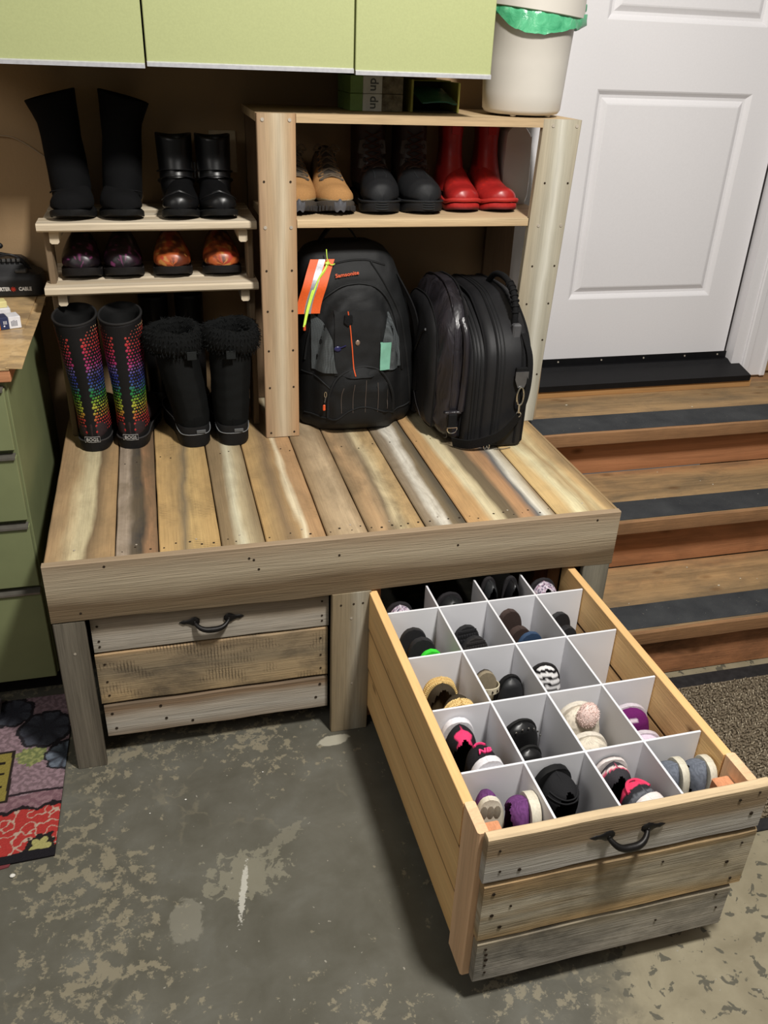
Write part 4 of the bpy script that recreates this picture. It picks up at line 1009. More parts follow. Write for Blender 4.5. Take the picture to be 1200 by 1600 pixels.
printed_clog('leftmost dark clog with purple flower print on the lower rack shelf', .096, dk_pal, 3.3, 'dark flower print clogs')
printed_clog('dark flower print clog beside the orange clogs on the lower rack shelf', .199, dk_pal, 8.1, 'dark flower print clogs')
printed_clog('left orange-red painted clog on the lower rack shelf', .322, or_pal, 2.2, 'orange painted clogs')
printed_clog('right orange-red painted clog next to the shelf post', .449, or_pal, 5.7, 'orange painted clogs')

# --- dotted rubber boots, heels to the camera
RAIN = [(.0, (214, 60, 60)), (.10, (220, 70, 66)), (.16, (222, 150, 60)), (.22, (206, 206, 70)), (.30, (150, 190, 60)), (.36, (40, 150, 70)), (.42, (70, 110, 170)), (.50, (56, 66, 168)), (.58, (120, 110, 190)), (.64, (200, 70, 140)), (.72, (206, 50, 110)), (.80, (214, 60, 66)), (.92, (220, 80, 66)), (1.0, (222, 190, 140))]
def rain(f): return tuple(float(np.interp(f, [p[0] for p in RAIN], [p[1][i] for p in RAIN])) for i in range(3))
def dot_boot(label, x, lean, yaw):
    r = thing('rain_boot', label, 'boot', (x, -.262, H+.0004), (0, 0, yaw), 'dotted rubber boots')
    L, W = .265, .104; K = C(24, 23, 24)
    sole_mesh(L, W, .022, 0, C(24, 23, 23), .006).build('sole', M_rubber, r, smooth=True)
    hp = [(0, .07), (.25, .095), (.42, .092), (.6, .068), (.78, .056), (.92, .046), (1, .03)]
    upper_mesh(L, W, 0, hp, .021, lambda x_, t, z, a: C(52, 40, 42), heel=.005).build('upper', M_rubber, r, smooth=True, ang=80)
    sec = [(.02, 0, .062, .040, .062), (.05, 0, .064, .0405, .064), (.10, lean*.1, .060, .039, .058), (.16, lean*.35, .060, .041, .056), (.24, lean*.7, .062, .0465, .060), (.31, lean, .064, .0505, .063), (.344, lean*1.1, .064, .052, .064)]
    mb, at = shaft_mesh(sec, lambda a, z: K, n=36, depth=.16, m=44, top_cut=lambda ca, sa: -.010*(sa < 0)*abs(sa)+.012*max(0, sa))
    mb.build('shaft', M_rubber, r, smooth=True, ang=70)
    dm = MB(); rnd = random.Random(5)
    row = 0; z = .052
    while z < .325:
        f = (z-.05)/.28; cx, cy, rx, ry = at(z); n_ = 18
        dots = 0
        for k in range(n_*2):
            a = -PI/2+(k+.5*(row % 2))*PI/n_
            # dot field shrinks in pitch towards the side; leave the heel strip plain
            da = (a+PI/2)
            if da > PI: da -= 2*PI
            if abs(da) < .27 or abs(da) > 2.4: continue
            ztop = .298+.045*min(1, max(0, abs(da)-.3))
            if z > ztop: continue
            rr = rnd.uniform(.0024, .0042)*(1.1 if abs(da) < 1 else .9)
            p = Vector((cx+(rx+.0003)*math.cos(a), cy+(ry+.0003)*math.sin(a), z+rnd.uniform(-.0006, .0006))); nr = Vector((math.cos(a)/rx, math.sin(a)/ry, 0)).normalized()
            u = Vector((-nr.y, nr.x, 0)); cc = rain(f+rnd.uniform(-.03, .03)); cc = C(*[v*.86 for v in cc])
            vs = [p+u*rr*math.cos(q)+Vector((0, 0, rr*math.sin(q)))+nr*.0002 for q in [2*PI*j/7 for j in range(7)]]+[p+nr*.0011]
            dm.add([tuple(v_) for v_ in vs], [(j, (j+1) % 7, 7) for j in range(7)], cc)
        z += .0082; row += 1
    dm.build('dots', attr_mat('dot_print', .5) if 'dot_print' not in bpy.data.materials else bpy.data.materials['dot_print'], r, kind='stuff')
    mb = MB(); cx, cy, rx, ry = at(.344)
    mb.tube([(cx+rx*math.cos(a), cy+ry*math.sin(a), .344-.010*(math.sin(a) < 0)*abs(math.sin(a))+.012*max(0, math.sin(a))) for a in [2*PI*k/40 for k in range(40)]], .003, 7, C(40, 39, 39), 1, True)
    cx, cy, rx, ry = at(.2)
    mb.build('rim', M_rubber, r, smooth=True)
    mb = MB(); mb.tube([((wid(t, W)+.0035)*s_, t*L-.002, .028+.010*sm(.8, 1, t)) for s_, tt in ((1, ts_list(24)[1:]), (-1, ts_list(24)[::-1][1:-1])) for t in tt], .0022, 5, C(58, 56, 56), 1, True)
    mb.build('foxing_line', M_rubber, r, smooth=True)
    M_logo = bpy.data.materials.get('boot_logo') or plain('boot_logo', C(170, 168, 164), .6)
    lb = MB(); z0, z1, xa = .026, .041, .019
    yb = lambda x_: -.0045+x_*x_*8
    lb.tube([(x_, yb(x_), z_) for x_, z_ in ((-xa, z0), (0, z0), (xa, z0), (xa, z1), (0, z1), (-xa, z1))], .0007, 5, closed=True)
    lg = lb.build('heel_label', M_logo, r)
    text('lettering', 'BOGS', .0125, M_logo, r, (0, -.0050, .0335), (PI/2, 0, 0), bold=.0002, sx=.95)
    return r
dot_boot('left black rubber boot covered in rainbow dots, beside the olive cabinet', .080, -.014, -.10)
dot_boot('right black rubber boot covered in rainbow dots, next to the fur-trimmed boots', .176, -.004, -.13)

# --- fur-cuffed winter boots, heels to the camera
def fur_boot(label, x, y, lean, yaw, seed):
    r = thing('winter_boot', label, 'boot', (x, y, H+.0004), (0, 0, yaw), 'fur-cuffed winter boots')
    L, W = .265, .108; K = C(15, 16, 16); K2 = C(22, 23, 23)
    sole_mesh(L, W, .030, 0, C(20, 20, 21), .008).build('sole', M_rubber, r, smooth=True)
    hp = [(0, .06), (.25, .085), (.42, .084), (.6, .064), (.78, .052), (.92, .044), (1, .03)]
    upper_mesh(L, W, 0, hp, .029, lambda x_, t, z, a: K, heel=.007).build('upper', M_shoe_matte, r, smooth=True, ang=80)
    mb = MB(); rs = []
    for z_, g_ in ((.034, .003), (.056, .0032), (.057, .002)):
        rs.append([((wid(t, W)+g_)*s_, t*L-(.003 if t < .5 else 0), z_-(.012*sm(.4, .8, t) if z_ > .05 else 0)) for s_, tt in ((1, ts_list(24)[1:]), (-1, ts_list(24)[::-1][1:-1])) for t in tt])
    mb.rings(rs, False, False, C(24, 24, 25)); mb.build('heel_counter', M_rubber, r, smooth=True, ang=60)
    mb = MB(); mb.tube([((wid(t, W)+.0045)*s_, t*L-.002-(.002 if t < .2 else 0), .036+.008*sm(.15, .0, t)*0+.008*sm(.5, 1, t)+.012*sm(.05, .25, t)) for s_, tt in ((1, ts_list(28)[1:]), (-1, ts_list(28)[::-1][1:-1])) for t in tt], .0012, 5, C(130, 132, 134), 1, True)
    mb.build('piping', M_rubber, r, smooth=True)
    sec = [(.03, 0, .066, .044, .064), (.07, 0, .068, .0475, .066), (.12, lean*.2, .066, .0505, .064), (.20, lean*.6, .065, .0535, .063), (.30, lean, .066, .056, .062)]
    mb, at = shaft_mesh(sec, lambda a, z: K2 if abs((a % (2*PI))-1.5*PI-.1) < .42 else K, n=30, depth=.12, m=44)
    # soft vertical wrinkles
    mb.v = [(x_+.0016*mn.noise(Vector((x_*30, y_*30, z_*55+seed))), y_+.0022*mn.noise(Vector((x_*20+3, z_*60, seed))), z_) for x_, y_, z_ in mb.v]
    mb.build('shaft', M_shoe_matte, r, smooth=True, ang=70)
    # cuff
    rnd = random.Random(seed); cx, cy, rx, ry = at(.30); mb = MB(); rs = []; pts = []; nr = []
    for k in range(48):
        a = 2*PI*k/48; ring = []
        for j in range(14):
            b = 2*PI*j/14; q = 1+.16*mn.noise(Vector((a*3, b*1.5, seed)))
            rr = rx+.006+.014*math.cos(b)*q; zz_ = .285+.030*math.sin(b)*q+.005*math.sin(2*a)
            p = (cx+rr*math.cos(a), cy+(rr+ry-rx)*math.sin(a), zz_); ring.append(p)
            if rnd.random() < .95:
                for _ in range(2): pts.append(p); nr.append((math.cos(a)*(math.cos(b)+.3), math.sin(a)*(math.cos(b)+.3), math.sin(b)*.6-.5))
        rs.append(ring)
    rs.append(rs[0]); mb.rings(rs, False, False, C(18, 19, 19)); cu = mb.build('fur_cuff', M_fur, r, smooth=True)
    mb = MB(); fur(mb, pts, nr, .010, C(22, 23, 23), rnd, 2); mb.build('fur_strands', M_fur, cu, kind='stuff')
    MB().bbox(-.012, .012, -.0170, -.0145, .246, .268, .001, C(36, 38, 38)).build('pull_tab', M_shoe_matte, r)
    MB().bbox(.000, .024, -.0060, -.0035, .040, .049, .0006).build('heel_label', bpy.data.materials.get('boot_logo_dim') or plain('boot_logo_dim', C(84, 86, 88), .5), r)
    return r
fur_boot('left black winter boot with furry cuff and grey piping at the heel', .345, -.280, -.034, .12, 4)
fur_boot('right black winter boot with furry cuff, next to the shelf post', .444, -.285, .008, .02, 9)

# --- pair behind, mostly hidden: dark boots with chrome ring, toes to the camera
def back_boot(label, x, y):
    r = thing('black_boot', label, 'boot', (x, y, H+.0004), (0, 0, PI), 'black boots in the shadow behind')
    L, W = .080, .085; K = C(26, 25, 26)
    sole_mesh(L, W, .015, 0, K).build('sole', M_rubber, r, smooth=True)
    upper_mesh(L, W, 0, [(0, .07), (.4, .08), (.7, .055), (1, .03)], .014, lambda *a: K).build('upper', M_shoe_gloss, r, smooth=True, ang=80)
    mb, at = shaft_mesh([(.03, 0, .042, .036, .036), (.15, 0, .042, .038, .036), (.33, 0, .042, .040, .036)], lambda a, z: K); mb.build('shaft', M_shoe_gloss, r, smooth=True, ang=70)
    mb = MB(); mb.tube([(.022*math.cos(a)*.8, +.083, .19+.022*math.sin(a)) for a in [2*PI*k/24 for k in range(24)]], .0012, 6, closed=True); mb.build('metal_ring', M_chrome, r, smooth=True)
back_boot('tall black boot with thin metal ring half hidden behind the dotted boots', .262, .085)
back_boot('tall black boot standing behind the fur-cuffed boots at the wall', .36, .09)
# --- tan hiking shoes, toes to the camera (unit shelf)
SHZ = 1.1387
def hiking_shoe(label, x, side, yaw=0):
    r = thing('hiking_shoe', label, 'shoe', (x, .068, SHZ), (0, 0, PI+yaw), 'tan hiking shoes')
    L, W = .270, .098; TAN = C(168, 126, 80); GR = C(70, 64, 58); DG = C(46, 44, 44)
    mb = sole_mesh(L, W, .024, side, DG, .006, .014, C(70, 64, 58)); mb.build('sole', M_rubber, r, smooth=True, ang=60)
    tr_ = MB()
    for t in ts_list(26)[2:-1]:
        for s_ in (-1, 1):
            x_ = cen(t, W, side)+s_*(wid(t, W)+.0035); tr_.bbox(x_-.003, x_+.003, t*L-.004, t*L+.004, .001+.012*sm(.75, 1, t)**1.4, .013+.012*sm(.75, 1, t), .001, DG)
    tr_.build('lugs', M_rubber, r, kind='stuff')
    hp = [(0, .112), (.1, .120), (.25, .122), (.36, .128), (.46, .116), (.58, .088), (.70, .064), (.80, .052), (.88, .046), (.94, .038), (1, .024)]
    def cf(x_, t, z, a):
        if t > .4 and t < .70 and abs(x_) < .38 and a < PI: return GR
        if z < .30 and t > .6: return C(176, 158, 122)
        if abs(x_) > .55 and t < .55: return C(104, 88, 68)
        if t < .42: return C(48, 42, 36)
        return TAN
    upper_mesh(L, W, side, hp, .022, cf, (.17, .17, .62), C(20, 18, 16), n=56, m=44).build('upper', M_shoe_matte, r, smooth=True, ang=80)
    tc = MB(); rs = []
    for q, (rr, zz_) in enumerate(((.020, .013), (.023, .022), (.022, .034), (.015, .041))):
        rs.append([(cen(1, W, side)+rr*1.15*math.sin(a), L-.030+.0385*math.cos(a)-(.012 if q == 3 else 0), zz_+.0030*math.cos(a*8)) for a in [-.95+1.9*k/18 for k in range(19)]])
    tc.rings(rs, False, False, C(84, 84, 88), closed=False); tc.build('toe_bumper', M_rubber, r, smooth=True, ang=70)
    laces(r, L, W, side, hp, .022, .45, .735, 6, C(96, 84, 70), .0021, .50)
    ey = MB()
    for i in range(6):
        t = .45+.285*i/5
        for s_ in (-1, 1):
            w_ = wid(t, W)*.52; ey.bbox(cen(t, W, side)+s_*w_-.004, cen(t, W, side)+s_*w_+.004, t*L-.003, t*L+.003, .022+I(t, hp)*.87, .022+I(t, hp)*.94, .001, C(58, 52, 46))
    ey.build('eyelets', M_rubber, r, kind='stuff')
hiking_shoe('left tan hiking shoe half hidden behind the left shelf post', .636, 1, .03)
hiking_shoe('right tan hiking shoe with grey laces, beside the black-toed snow boots', .747, -1, -.03)

# --- brown and black snow boots
def snow_boot(label, x, side, yaw=0):
    r = thing('snow_boot', label, 'boot', (x, .074, SHZ), (0, 0, PI+yaw), 'brown and black snow boots')
    L, W = .272, .104; K = C(25, 26, 28); BR = C(50, 36, 30)
    sole_mesh(L, W, .024, side, C(24, 24, 26), .008, .010).build('sole', M_rubber, r, smooth=True)
    hp = [(0, .08), (.2, .09), (.4, .10), (.52, .094), (.66, .078), (.78, .070), (.88, .060), (.95, .046), (1, .030)]
    upper_mesh(L, W, side, hp, .023, lambda x_, t, z, a: K if (t > .60+.04*abs(x_) or z < .45) else BR, n=56, m=44, sq=.66).build('upper', M_rubber, r, smooth=True, ang=80)
    mb = MB()
    mb.tube([((wid(t, W)+.0035)*s_+cen(t, W, side), t*L+.002*(t > .5), .030+.004*sm(.8, 1, t)) for s_, tt in ((1, ts_list(28)[1:]), (-1, ts_list(28)[::-1][1:-1])) for t in tt], .0035, 6, C(34, 35, 37), .8, True)
    for k, zz_ in enumerate((.008, .014, .020, .026)):
        mb.tube([(cen(.99, W, side)+.026*math.sin(a), L-.024+.0300*math.cos(a), zz_+.008) for a in [-.8+1.6*i/12 for i in range(13)]], .0022, 5, C(40, 42, 44))
    for s_ in (-1, 1):   # vertical toe creases
        mb.tube(spline([(cen(.8, W, side)+s_*.013, .68*L, .023+.075), (cen(.8, W, side)+s_*.015, .78*L, .023+.0695), (cen(.9, W, side)+s_*.015, .86*L, .023+.060), (cen(.9, W, side)+s_*.014, .90*L, .023+.053)], 10), .0013, 5, C(38, 40, 42))
    mb.tube(spline([(cen(.6, W, side)+.80*wid(.62, W)*math.cos(a), (.615-.015*math.cos(2*a))*L, .023+.085*(.28+.70*abs(math.sin(a))**.9)) for a in [PI*k/10 for k in range(11)]], 24), .0022, 5, C(58, 44, 38))
    mb.build('welt', M_rubber, r, smooth=True)
    for s_ in (-1, 1): mb = MB()
    sec = [(.06, 0, .080, .044, .070), (.10, 0, .080, .0455, .064), (.15, 0, .076, .046, .056), (.19, 0, .074, .046, .056), (.213, 0, .073, .046, .056)]
    mb, at = shaft_mesh(sec, lambda a, z: (C(96, 74, 58) if z > .2 and abs(math.cos(a)) < .55 else (C(46, 38, 34) if abs(math.cos(a)) < .45 else BR)), C(30, 26, 22), n=22, depth=.05)
    mb.build('shaft', M_shoe_leather, r, smooth=True, ang=70)
    for s_ in (-1, 1):   # grey side patches flanking the lacing
        for (z0, z1) in ((.095, .120), (.13, .165)):
            mb = MB().prism([(s_*.020, z0), (s_*.037, z0+.003), (s_*.034, z1), (s_*.018, z1+.004)], .118 if z0 < .12 else .108, .1375 if z0 < .12 else .127, 'y', C(84, 78, 74))
            mb.build('side_patch', M_shoe_matte, r)
    lc = MB(); zz_ = [.104, .120, .136, .152, .170, .188]
    yy_ = [.150, .142, .136, .133, .132, .131]
    for i in range(5):
        lc.tube([(-.022, yy_[i], zz_[i]), (0, yy_[i]+.004, zz_[i]+.006), (.022, yy_[i+1], zz_[i+1])], .0024, 6, C(62, 44, 36))
        lc.tube([(.022, yy_[i], zz_[i]), (0, yy_[i]+.006, zz_[i]+.008), (-.022, yy_[i+1], zz_[i+1])], .0024, 6, C(62, 44, 36))
    for s_ in (-1, 1): lc.tube(spline([(0, .155, .104), (s_*.026, .165, .108), (s_*.034, .16, .094), (s_*.012, .168, .097), (0, .157, .102)], 18), .0022, 6, C(62, 44, 36))
    lc.build('laces', M_shoe_matte, r, smooth=True)
    dr = MB()
    for i in (0, 1, 3): 
        for s_ in (-1, 1): dr.tube([(s_*.024+.004*math.cos(a), yy_[i]+.001, zz_[i]+.005*math.sin(a)) for a in [2*PI*k/10 for k in range(10)]], .0011, 5, closed=True)
    dr.build('lace_rings', M_black_metal, r, smooth=True)
snow_boot('left snow boot with black rubber toe and brown laced upper', .860, 1)
snow_boot('right snow boot with black rubber toe, next to the red boots', .975, -1)

# --- red rubber ankle boots
M_red = attr_mat('red_rubber', .36, .4, 60, .1, .0005)
def red_boot(label, x, side, yaw=0):
    r = thing('red_rubber_boot', label, 'boot', (x, .072, SHZ), (0, 0, PI+yaw), 'red rubber ankle boots')
    L, W = .245, .095; R_ = C(160, 36, 34)
    mb = sole_mesh(L, W, .016, side, C(74, 24, 26), .008, .010, C(172, 40, 38)); mb.build('sole', M_rubber, r, smooth=True)
    mb = MB(); mb.tube([((wid(t, W)+.003)*s_+cen(t, W, side), t*L+.002*(t > .5)-.002*(t < .5), .024+.010*sm(.8, 1, t)) for s_, tt in ((1, ts_list(32)[1:]), (-1, ts_list(32)[::-1][1:-1])) for t in tt], .0055, 8, C(178, 46, 40), 1, True)
    mb.build('welt', M_rubber, r, smooth=True)
    hp = [(0, .07), (.2, .085), (.38, .094), (.5, .084), (.62, .062), (.74, .050), (.86, .045), (.94, .038), (1, .026)]
    def cf(x_, t, z, a): return C(184, 40, 30) if mn.noise(Vector((x_*30, t*90, z*20))) > .3 and t < .75 else R_
    upper_mesh(L, W, side, hp, .017, cf, n=56, m=44, heel=.008).build('upper', M_red, r, smooth=True, ang=180)
    sec = [(.04, 0, .085, .044, .072), (.07, 0, .080, .040, .064), (.10, 0, .074, .035, .054), (.13, 0, .070, .0315, .047), (.165, 0, .068, .0305, .044), (.205, 0, .068, .033, .047)]
    mb, at = shaft_mesh(sec, lambda a, z: (C(104, 20, 24) if abs(math.sin(a)) < .35 and z > .1 else R_), C(60, 20, 20), n=30, depth=.06); mb.build('shaft', M_red, r, smooth=True, ang=180)
    mb = MB(); mb.bbox(-.012, .012, .1125, .1165, .182, .216, .001, C(170, 30, 32)); mb.build('pull_tab', M_red, r)
red_boot('left glossy red rubber boot, next to the black-toed snow boots', 1.094, 1, .0)
red_boot('right glossy red rubber boot, beside the right shelf post', 1.199, -1, .0)

# ================================================================== FOOTWEAR IN THE OPEN DRAWER
ZB = .094   # drawer floor (on slats)
RAISE = .030
LREG = {}
ROW = {1: (.4908, .627), 2: (.3272, .4908), 3: (.1636, .3272), 4: (0, .1636), 5: (-.092, 0)}
def cell(c, row, dx=0, back=.02): return c*.12+.06+dx, ROW[row][0]+back
def stand(r, c, row, top='heel', face='camera', dx=0, back=.03, tilt=12, yaw=0, L=.25, z=None, zs=.75):
    """stand a shoe on end inside its compartment, leaning against the divider behind it"""
    x, t = cell(c, row, dx, back); tl = math.radians(tilt)
    zb = ZB+.004
    if z is None: z = ZB
    Lr = L; L = (L*math.cos(tl)+z+RAISE-zb)/math.cos(tl); r.scale = (r.scale[0], L/LREG.get(r.name, Lr), zs)
    # top end sits at (x,t), bottom end comes forward by the lean
    zt = zb+L*math.cos(tl); tf = t+L*math.sin(tl)
    if top == 'heel':
        X, Y, Z = dw(x, t, zt)
        rx = -(PI/2+tl) if face == 'camera' else -(PI/2-tl)
        rz = 0 if face == 'camera' else PI
    else:
        X, Y, Z = dw(x, tf, zb)
        rx = (PI/2-tl) if face == 'away' else (PI/2+tl); rz = 0 if face == 'away' else 0
        rx = PI/2-tl
        if face == 'camera': rx = PI/2+tl; rz = PI; 
    r.location = (X, Y, Z)
    R_ = Matrix.Rotation(OA+rz+math.radians(yaw), 4, 'Z') @ Matrix.Rotation(rx, 4, 'X')
    if face == 'right': R_ = Matrix.Rotation(OA, 4, 'Z') @ Matrix.Rotation(-tl, 4, 'X') @ Matrix.Rotation(math.radians(90+yaw), 4, 'Z') @ Matrix.Rotation(-PI/2, 4, 'X')
    if face == 'left': R_ = Matrix.Rotation(OA, 4, 'Z') @ Matrix.Rotation(-tl, 4, 'X') @ Matrix.Rotation(math.radians(-90+yaw), 4, 'Z') @ Matrix.Rotation(-PI/2, 4, 'X')
    r.rotation_euler = R_.to_euler(); return r
# sole faces 'face'; with top='toe', face='away' the upper looks at the camera

def low_shoe(name, label, cat, grp, L, W, hp, cf, mat, ts=.014, solec=BLK, sole2=None, opening=(.26, .24, .72), inc=C(24, 22, 22), side=0, heel=0, grow=.003, spring=.010):
    r = thing(name, label, cat, (0, 0, 0), (0, 0, 0), grp); LREG[r.name] = L+.004
    sole_mesh(L, W, ts, side, solec, heel, spring, sole2, grow).build('sole', M_rubber, r, smooth=True, ang=60)
    upper_mesh(L, W, side, hp, ts-.001, cf, opening, inc, n=60, m=44, heel=heel*.9).build('upper', mat, r, smooth=True, ang=80)
    return r
SNK = [(0, .060), (.08, .070), (.2, .062), (.35, .066), (.48, .072), (.6, .060), (.75, .048), (.88, .040), (.95, .032), (1, .02)]
SNK2 = [(t_, h_*.72) for t_, h_ in SNK]
FLAT = [(0, .042), (.08, .048), (.3, .040), (.55, .040), (.68, .038), (.85, .034), (.95, .026), (1, .014)]
def slab(name, label, cat, grp, L, W, th, c1, c2, strapc=None, textured=False):
    r = thing(name, label, cat, (0, 0, 0), (0, 0, 0), grp); LREG[r.name] = L
    mb = sole_mesh(L, W, th, 0, c1, 0, .0, c2, 0)
    mb.build('sole', M_rubber, r, smooth=True, ang=50)
    if textured:
        m = MB()
        for i in range(22):
            for j in range(9):
                t = .04+.92*i/21; x_ = (-1+2*j/8)*wid(t, W)*.88; m.bbox(x_-.0025, x_+.0025, t*L-.003, t*L+.003, -.0016, .0004, .0006, dark(c1, 1.2))
        m.build('tread', M_rubber, r, kind='stuff')
    if strapc:
        m = MB()
        for s_ in (-1, 1):
            P = spline([(0, .70*L, th), (s_*.012, .66*L, th+.020), (s_*wid(.45, W)*.75, .50*L, th+.022), (s_*(wid(.36, W)-.002), .36*L, th-.002)], 16)
            m.tube(P, [.004+.003*math.sin(PI*i/15) for i in range(16)], 7, strapc, .5)
        m.build('strap', M_rubber, r, smooth=True)
    return r

# row 1 (front)
PUR = C(112, 66, 120); OFFW = C(214, 206, 188)
def knit(c): return lambda x_, t, z, a: c if mn.noise(Vector((x_*40, t*160, z*40))) > -.1 else dark(c, .72)
r = low_shoe('sneaker', 'purple knit sneaker with its mottled cream sole towards us, front left compartment', 'shoe', 'purple knit sneakers', .235, .094, SNK2, knit(PUR), M_shoe_matte, .016, OFFW, C(218, 212, 194))
for i in range(5):
    for j in range(3):
        t = .08+.2*i*.9; x_ = (-.6+.6*j)*wid(t, .09); MB().ball((x_, t*.235, .0), (.010, .012, .0022), 10, C(146, 138, 122)).build('sole_pod', M_rubber, r, smooth=True); r.scale[0] = .7; stand(r, 0, 1, 'heel', 'camera', -.022, .054, 8, -8, .235, z=.122)
r = low_shoe('sneaker', 'purple knit sneaker turned sideways with thick cream sole on its right', 'shoe', 'purple knit sneakers', .235, .094, SNK2, knit(PUR), M_shoe_matte, .024, OFFW, C(218, 212, 194))
stand(r, 0, 1, 'heel', 'right', .0565, .068, 1, -3, .235, z=.125)
r = low_shoe('suede_shoe', 'black suede shoe standing heel up in the second front compartment', 'shoe', 'black suede shoes', .25, .100, [(0, .072), (.1, .080), (.25, .072), (.45, .076), (.6, .064), (.75, .052), (.9, .042), (1, .022)], lambda *a: C(36, 36, 38), M_shoe_matte, .018, BLK)
m = MB(); HS = [(0, .072), (.1, .080), (.25, .072), (.45, .076), (.6, .064), (.75, .052), (.9, .042), (1, .022)]
for tt_ in (.05, .075, .30): MB().tube([upt(.25, .100, 0, HS, .017, tt_, .25+(PI-.5)*k/20, off=.0008) for k in range(21)], .0016, 6, C(40, 40, 42)).build('seam', M_shoe_matte, r, smooth=True)
stand(r, 1, 1, 'heel', 'away', -.006, .006, 0, 4, .25, z=.112)
r = low_shoe('suede_shoe', 'second black suede shoe with a shiny eyelet, pushed against the drawer front', 'shoe', 'black suede shoes', .24, .09, SNK, lambda *a: C(32, 32, 34), M_shoe_leather, .016, BLK)
MB().ball((.02, .02, .055), (.006, .006, .006), 10).build('eyelet', M_chrome, r, smooth=True)
stand(r, 1, 1, 'heel', 'camera', .012, .131, 0, 3, .20, z=.100, zs=.6)
def runner(x_, t, z, a):
    if z > .62 and t < .16: return C(236, 66, 106)
    if t < .12 and z > .3: return C(46, 46, 50)
    if t < .3: return C(104, 106, 112) if mn.noise(Vector((x_*20, t*90, z*20))) > -.1 else C(70, 72, 78)
    return C(40, 40, 44) if abs(x_) < .5 else C(110, 112, 118)
r = low_shoe('running_shoe', 'grey running shoe with pink collar lying on top, third front compartment', 'shoe', 'grey and pink running shoes', .24, .096, SNK, runner, M_shoe_matte, .024, C(226, 218, 214), C(232, 222, 218))
m = MB(); m.tube([upt(.24, .096, 0, SNK, .023, .035, .2+(PI-.4)*k/16, off=.0015) for k in range(17)], .0034, 6, C(230, 70, 108)); m.build('collar_trim', M_shoe_matte, r, smooth=True)
stand(r, 2, 1, 'heel', 'camera', .008, .130, 0, 10, .22, z=.150, zs=.7)
r = low_shoe('running_shoe', 'darker running shoe with white and pink stripe, tucked behind the grey one', 'shoe', 'grey and pink running shoes', .24, .092, SNK, lambda x_, t, z, a: C(232, 212, 208) if (.3 < z < .42 and t < .5) else (C(220, 90, 120) if .42 <= z < .47 and t < .5 else C(58, 56, 60)), M_shoe_matte, .016, C(66, 62, 64), C(224, 214, 210))
stand(r, 2, 1, 'heel', 'away', -.006, .005, 0, -3, .24, z=.115, zs=.62)
for i, (dx, lab) in enumerate(((-.002, 'left grey slip-on shoe with white sole, front right compartment'), (.0575, 'right grey slip-on shoe showing its pale sole edge, front right compartment'))):
    r = low_shoe('slip_on_shoe', lab, 'shoe', 'grey slip-on shoes', .24, .086, [(0, .05), (.1, .056), (.3, .05), (.5, .056), (.7, .046), (.88, .036), (1, .018)], knit(C(112, 118, 130)), M_shoe_matte, .020, C(206, 200, 180), C(214, 208, 190))
    stand(r, 3, 1, 'heel', 'right', dx, .050, 0, -2, .24, z=.118-.008*i, zs=.72)

# row 2
def nbc(x_, t, z, a):
    return C(38, 37, 40)
for i in range(2):
    r = low_shoe('trainer', ['black trainer with pink heel mark on a white sole, nearest of its pair', 'black trainer with wide pink heel patch, behind its mate against the divider'][i], 'shoe', 'black and pink trainers', .235, .088, SNK,
                 (lambda x_, t, z, a: C(232, 66, 116) if (t < .03 and z > .35 and abs(x_) < .9) or (t < .08 and z > .85) else nbc(x_, t, z, a)) if i else (lambda x_, t, z, a: C(240, 66, 120) if (z > .93 and t < .10) else nbc(x_, t, z, a)), M_shoe_matte, .020, C(228, 226, 230), C(228, 226, 230))
    if i == 0:
        lg = text('lettering', 'NB', .019, plain('logo_pink', C(244, 64, 124), .55), r, (0, -.0012, .040), (PI/2, 0, 0), bold=.0007, shear=.25, ext=.0012)
        m = MB(); m.tube([upt(.235, .088, 0, SNK, .019, .02, .85+(PI-1.7)*k/16, off=.0015) for k in range(17)], .0030, 6, C(236, 66, 120)); m.build('collar_trim', M_shoe_matte, r, smooth=True)
        stand(r, 0, 2, 'heel', 'camera', -.002, .157, 0, 3, .20, z=.182, zs=.72)
    else: stand(r, 0, 2, 'heel', 'away', -.010, .006, 0, -3, .235, z=.118, zs=.72)
for i in range(2):
    r = low_shoe('studded_flat', ['glossy black studded flat shoe curving over its pair in the second row', 'inner glossy black flat shoe beneath the studded one'][i], 'shoe', 'glossy black flats', .235-.02*i, .082-.014*i, FLAT, lambda *a: C(26, 26, 27), M_shoe_gloss, .008, C(30, 30, 30))
    if i == 0:
        m = MB()
        for k in range(8):
            a = .35+2.4*k/7; m.ball((.044*math.cos(a)*.9, .196+.034*math.sin(a), .040-.004*abs(math.cos(a))), .0022, 6)
        m.build('studs', M_chrome, r, smooth=True)
    stand(r, 1, 2, 'toe', 'away', [-.008, -.012][i], [.024, .075][i], 4, 6, .235, z=.118-.02*i)
    if i: m = MB()
CREAM = C(226, 216, 198)
